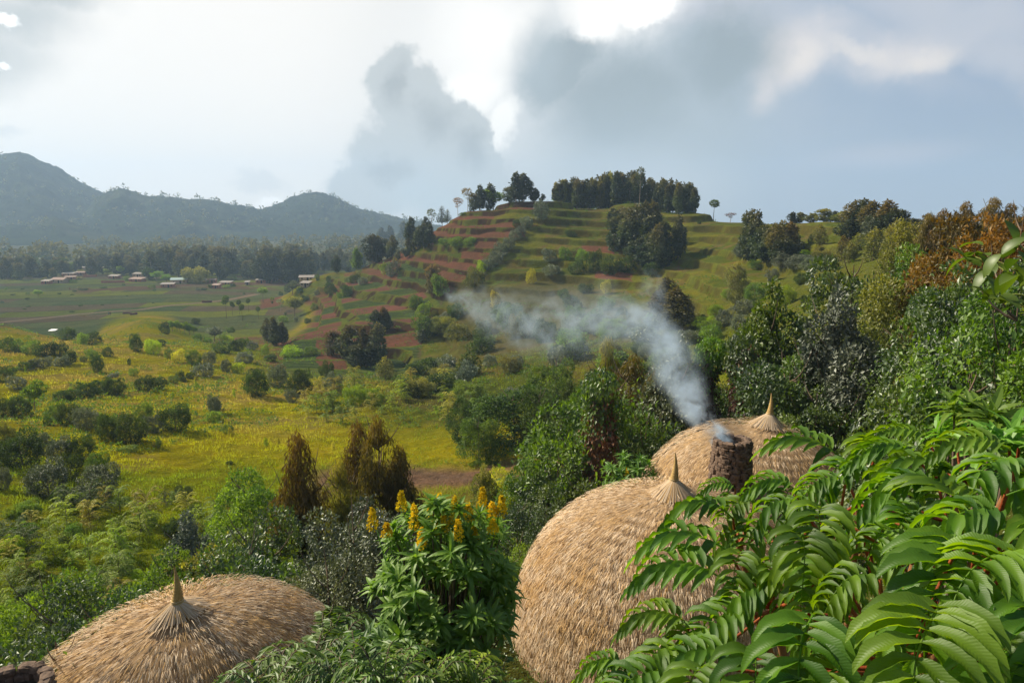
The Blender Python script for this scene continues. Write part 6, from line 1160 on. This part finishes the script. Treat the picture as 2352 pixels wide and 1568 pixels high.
# ---------------------------------------------------------------- labels that single out each plant and house: rank by nearness to a landmark
LM = [('the white sheet on the meadow', 122, 758), ('the bamboo clump in the village', 450, 630), ('the three eucalypts below the hill', 632, 770), ('the spire of the low long roof', 408, 1340), ('the yellow flower spikes', 1030, 1190), ('the bare brown band below the meadow', 1000, 1075),
      ('the lone thin skyline tree', 1638, 475), ('the red soil plots on the hill', 1080, 590), ('the stone chimney', 1682, 1050), ('the rear roof spire', 1768, 930), ('the big roof spire', 1548, 1075), ('the orange brown skyline tree', 2240, 520), ('the bend of the smoke', 1490, 730), ('the hilltop grove', 1430, 440),
      ('the brown vine column', 1382, 1000), ('the two vine-topped stumps', 1680, 830), ('the brick stacks on the road', 300, 720), ('the ploughed field', 60, 735), ('the grove on the hill face', 1480, 560), ('the shrub hedge up the hill', 1130, 600), ('the orange eucalypts above the smoke', 1540, 700), ('the skyline dip', 1760, 520),
      ('the silver-blue slope tree', 1935, 800), ('the bright upright slope tree', 1772, 740), ('the round tree on the meadow', 82, 900), ('the tall narrow rusty eucalyptus', 660, 1150), ('the left end of the smoke', 1050, 690), ('the eucalypts below the red plots', 820, 780), ('the large round meadow shrub', 404, 955), ('the conifers on the ridge', 1020, 495), ('the teal roofed house', 413, 640), ('the grassy tongue on the slope', 1870, 690),
      ('the vine-free trees of the far hill', 2040, 520), ('the fan of tussocks', 2150, 960), ('the big leaved twig', 2300, 620), ('the lime bush on the meadow', 352, 795), ('the hill foot', 700, 700)]
ORD = ['nearest', 'second nearest', 'third nearest', 'fourth nearest', 'fifth nearest', 'sixth nearest', 'seventh nearest', 'eighth nearest', 'ninth nearest', 'tenth nearest', 'eleventh nearest', 'twelfth nearest', 'thirteenth nearest', 'fourteenth nearest', 'fifteenth nearest']
bk = {}
for o, px, py, noun in PLACED:
    L_ = min(LM, key=lambda l: math.hypot(px-l[1], (py-l[2])*1.3)); dx, dy = px-L_[1], py-L_[2]
    dr = ('left of' if dx < 0 else 'right of') if abs(dx) > abs(dy) else ('above' if dy < 0 else 'below'); bk.setdefault((noun, L_[0], dr), []).append((math.hypot(dx, dy), o))
for (noun, ln, dr), lst in bk.items():
    lst.sort(key=lambda a: a[0])
    for i, (_, o) in enumerate(lst): o['label'] = f'{noun} {dr} {ln}' + (f', {ORD[min(i, 14)]}' if len(lst) > 1 else '')
# ---------------------------------------------------------------- haze: one even volume of air
def box_mesh(name, lo, hi, mat):
    v = [(x, y, z) for x in (lo[0], hi[0]) for y in (lo[1], hi[1]) for z in (lo[2], hi[2])]
    f = np.array([(0, 1, 3, 2), (4, 6, 7, 5), (0, 4, 5, 1), (2, 3, 7, 6), (0, 2, 6, 4), (1, 5, 7, 3)])
    return mesh_np(name, np.array(v), f, mat)
hzm, t, o = M_('haze_air')
pv = t.new('ShaderNodeVolumePrincipled'); pv.inputs['Color'].default_value = (.48, .69, 1.0, 1); pv.inputs['Density'].default_value = HAZE
pv.inputs['Anisotropy'].default_value = 0.25
t.link(pv.outputs[0], o.inputs['Volume'])
h = box_mesh('haze', (-3350, -3350, -6), (3350, 3350, 300), hzm); tag(h, kind='stuff')
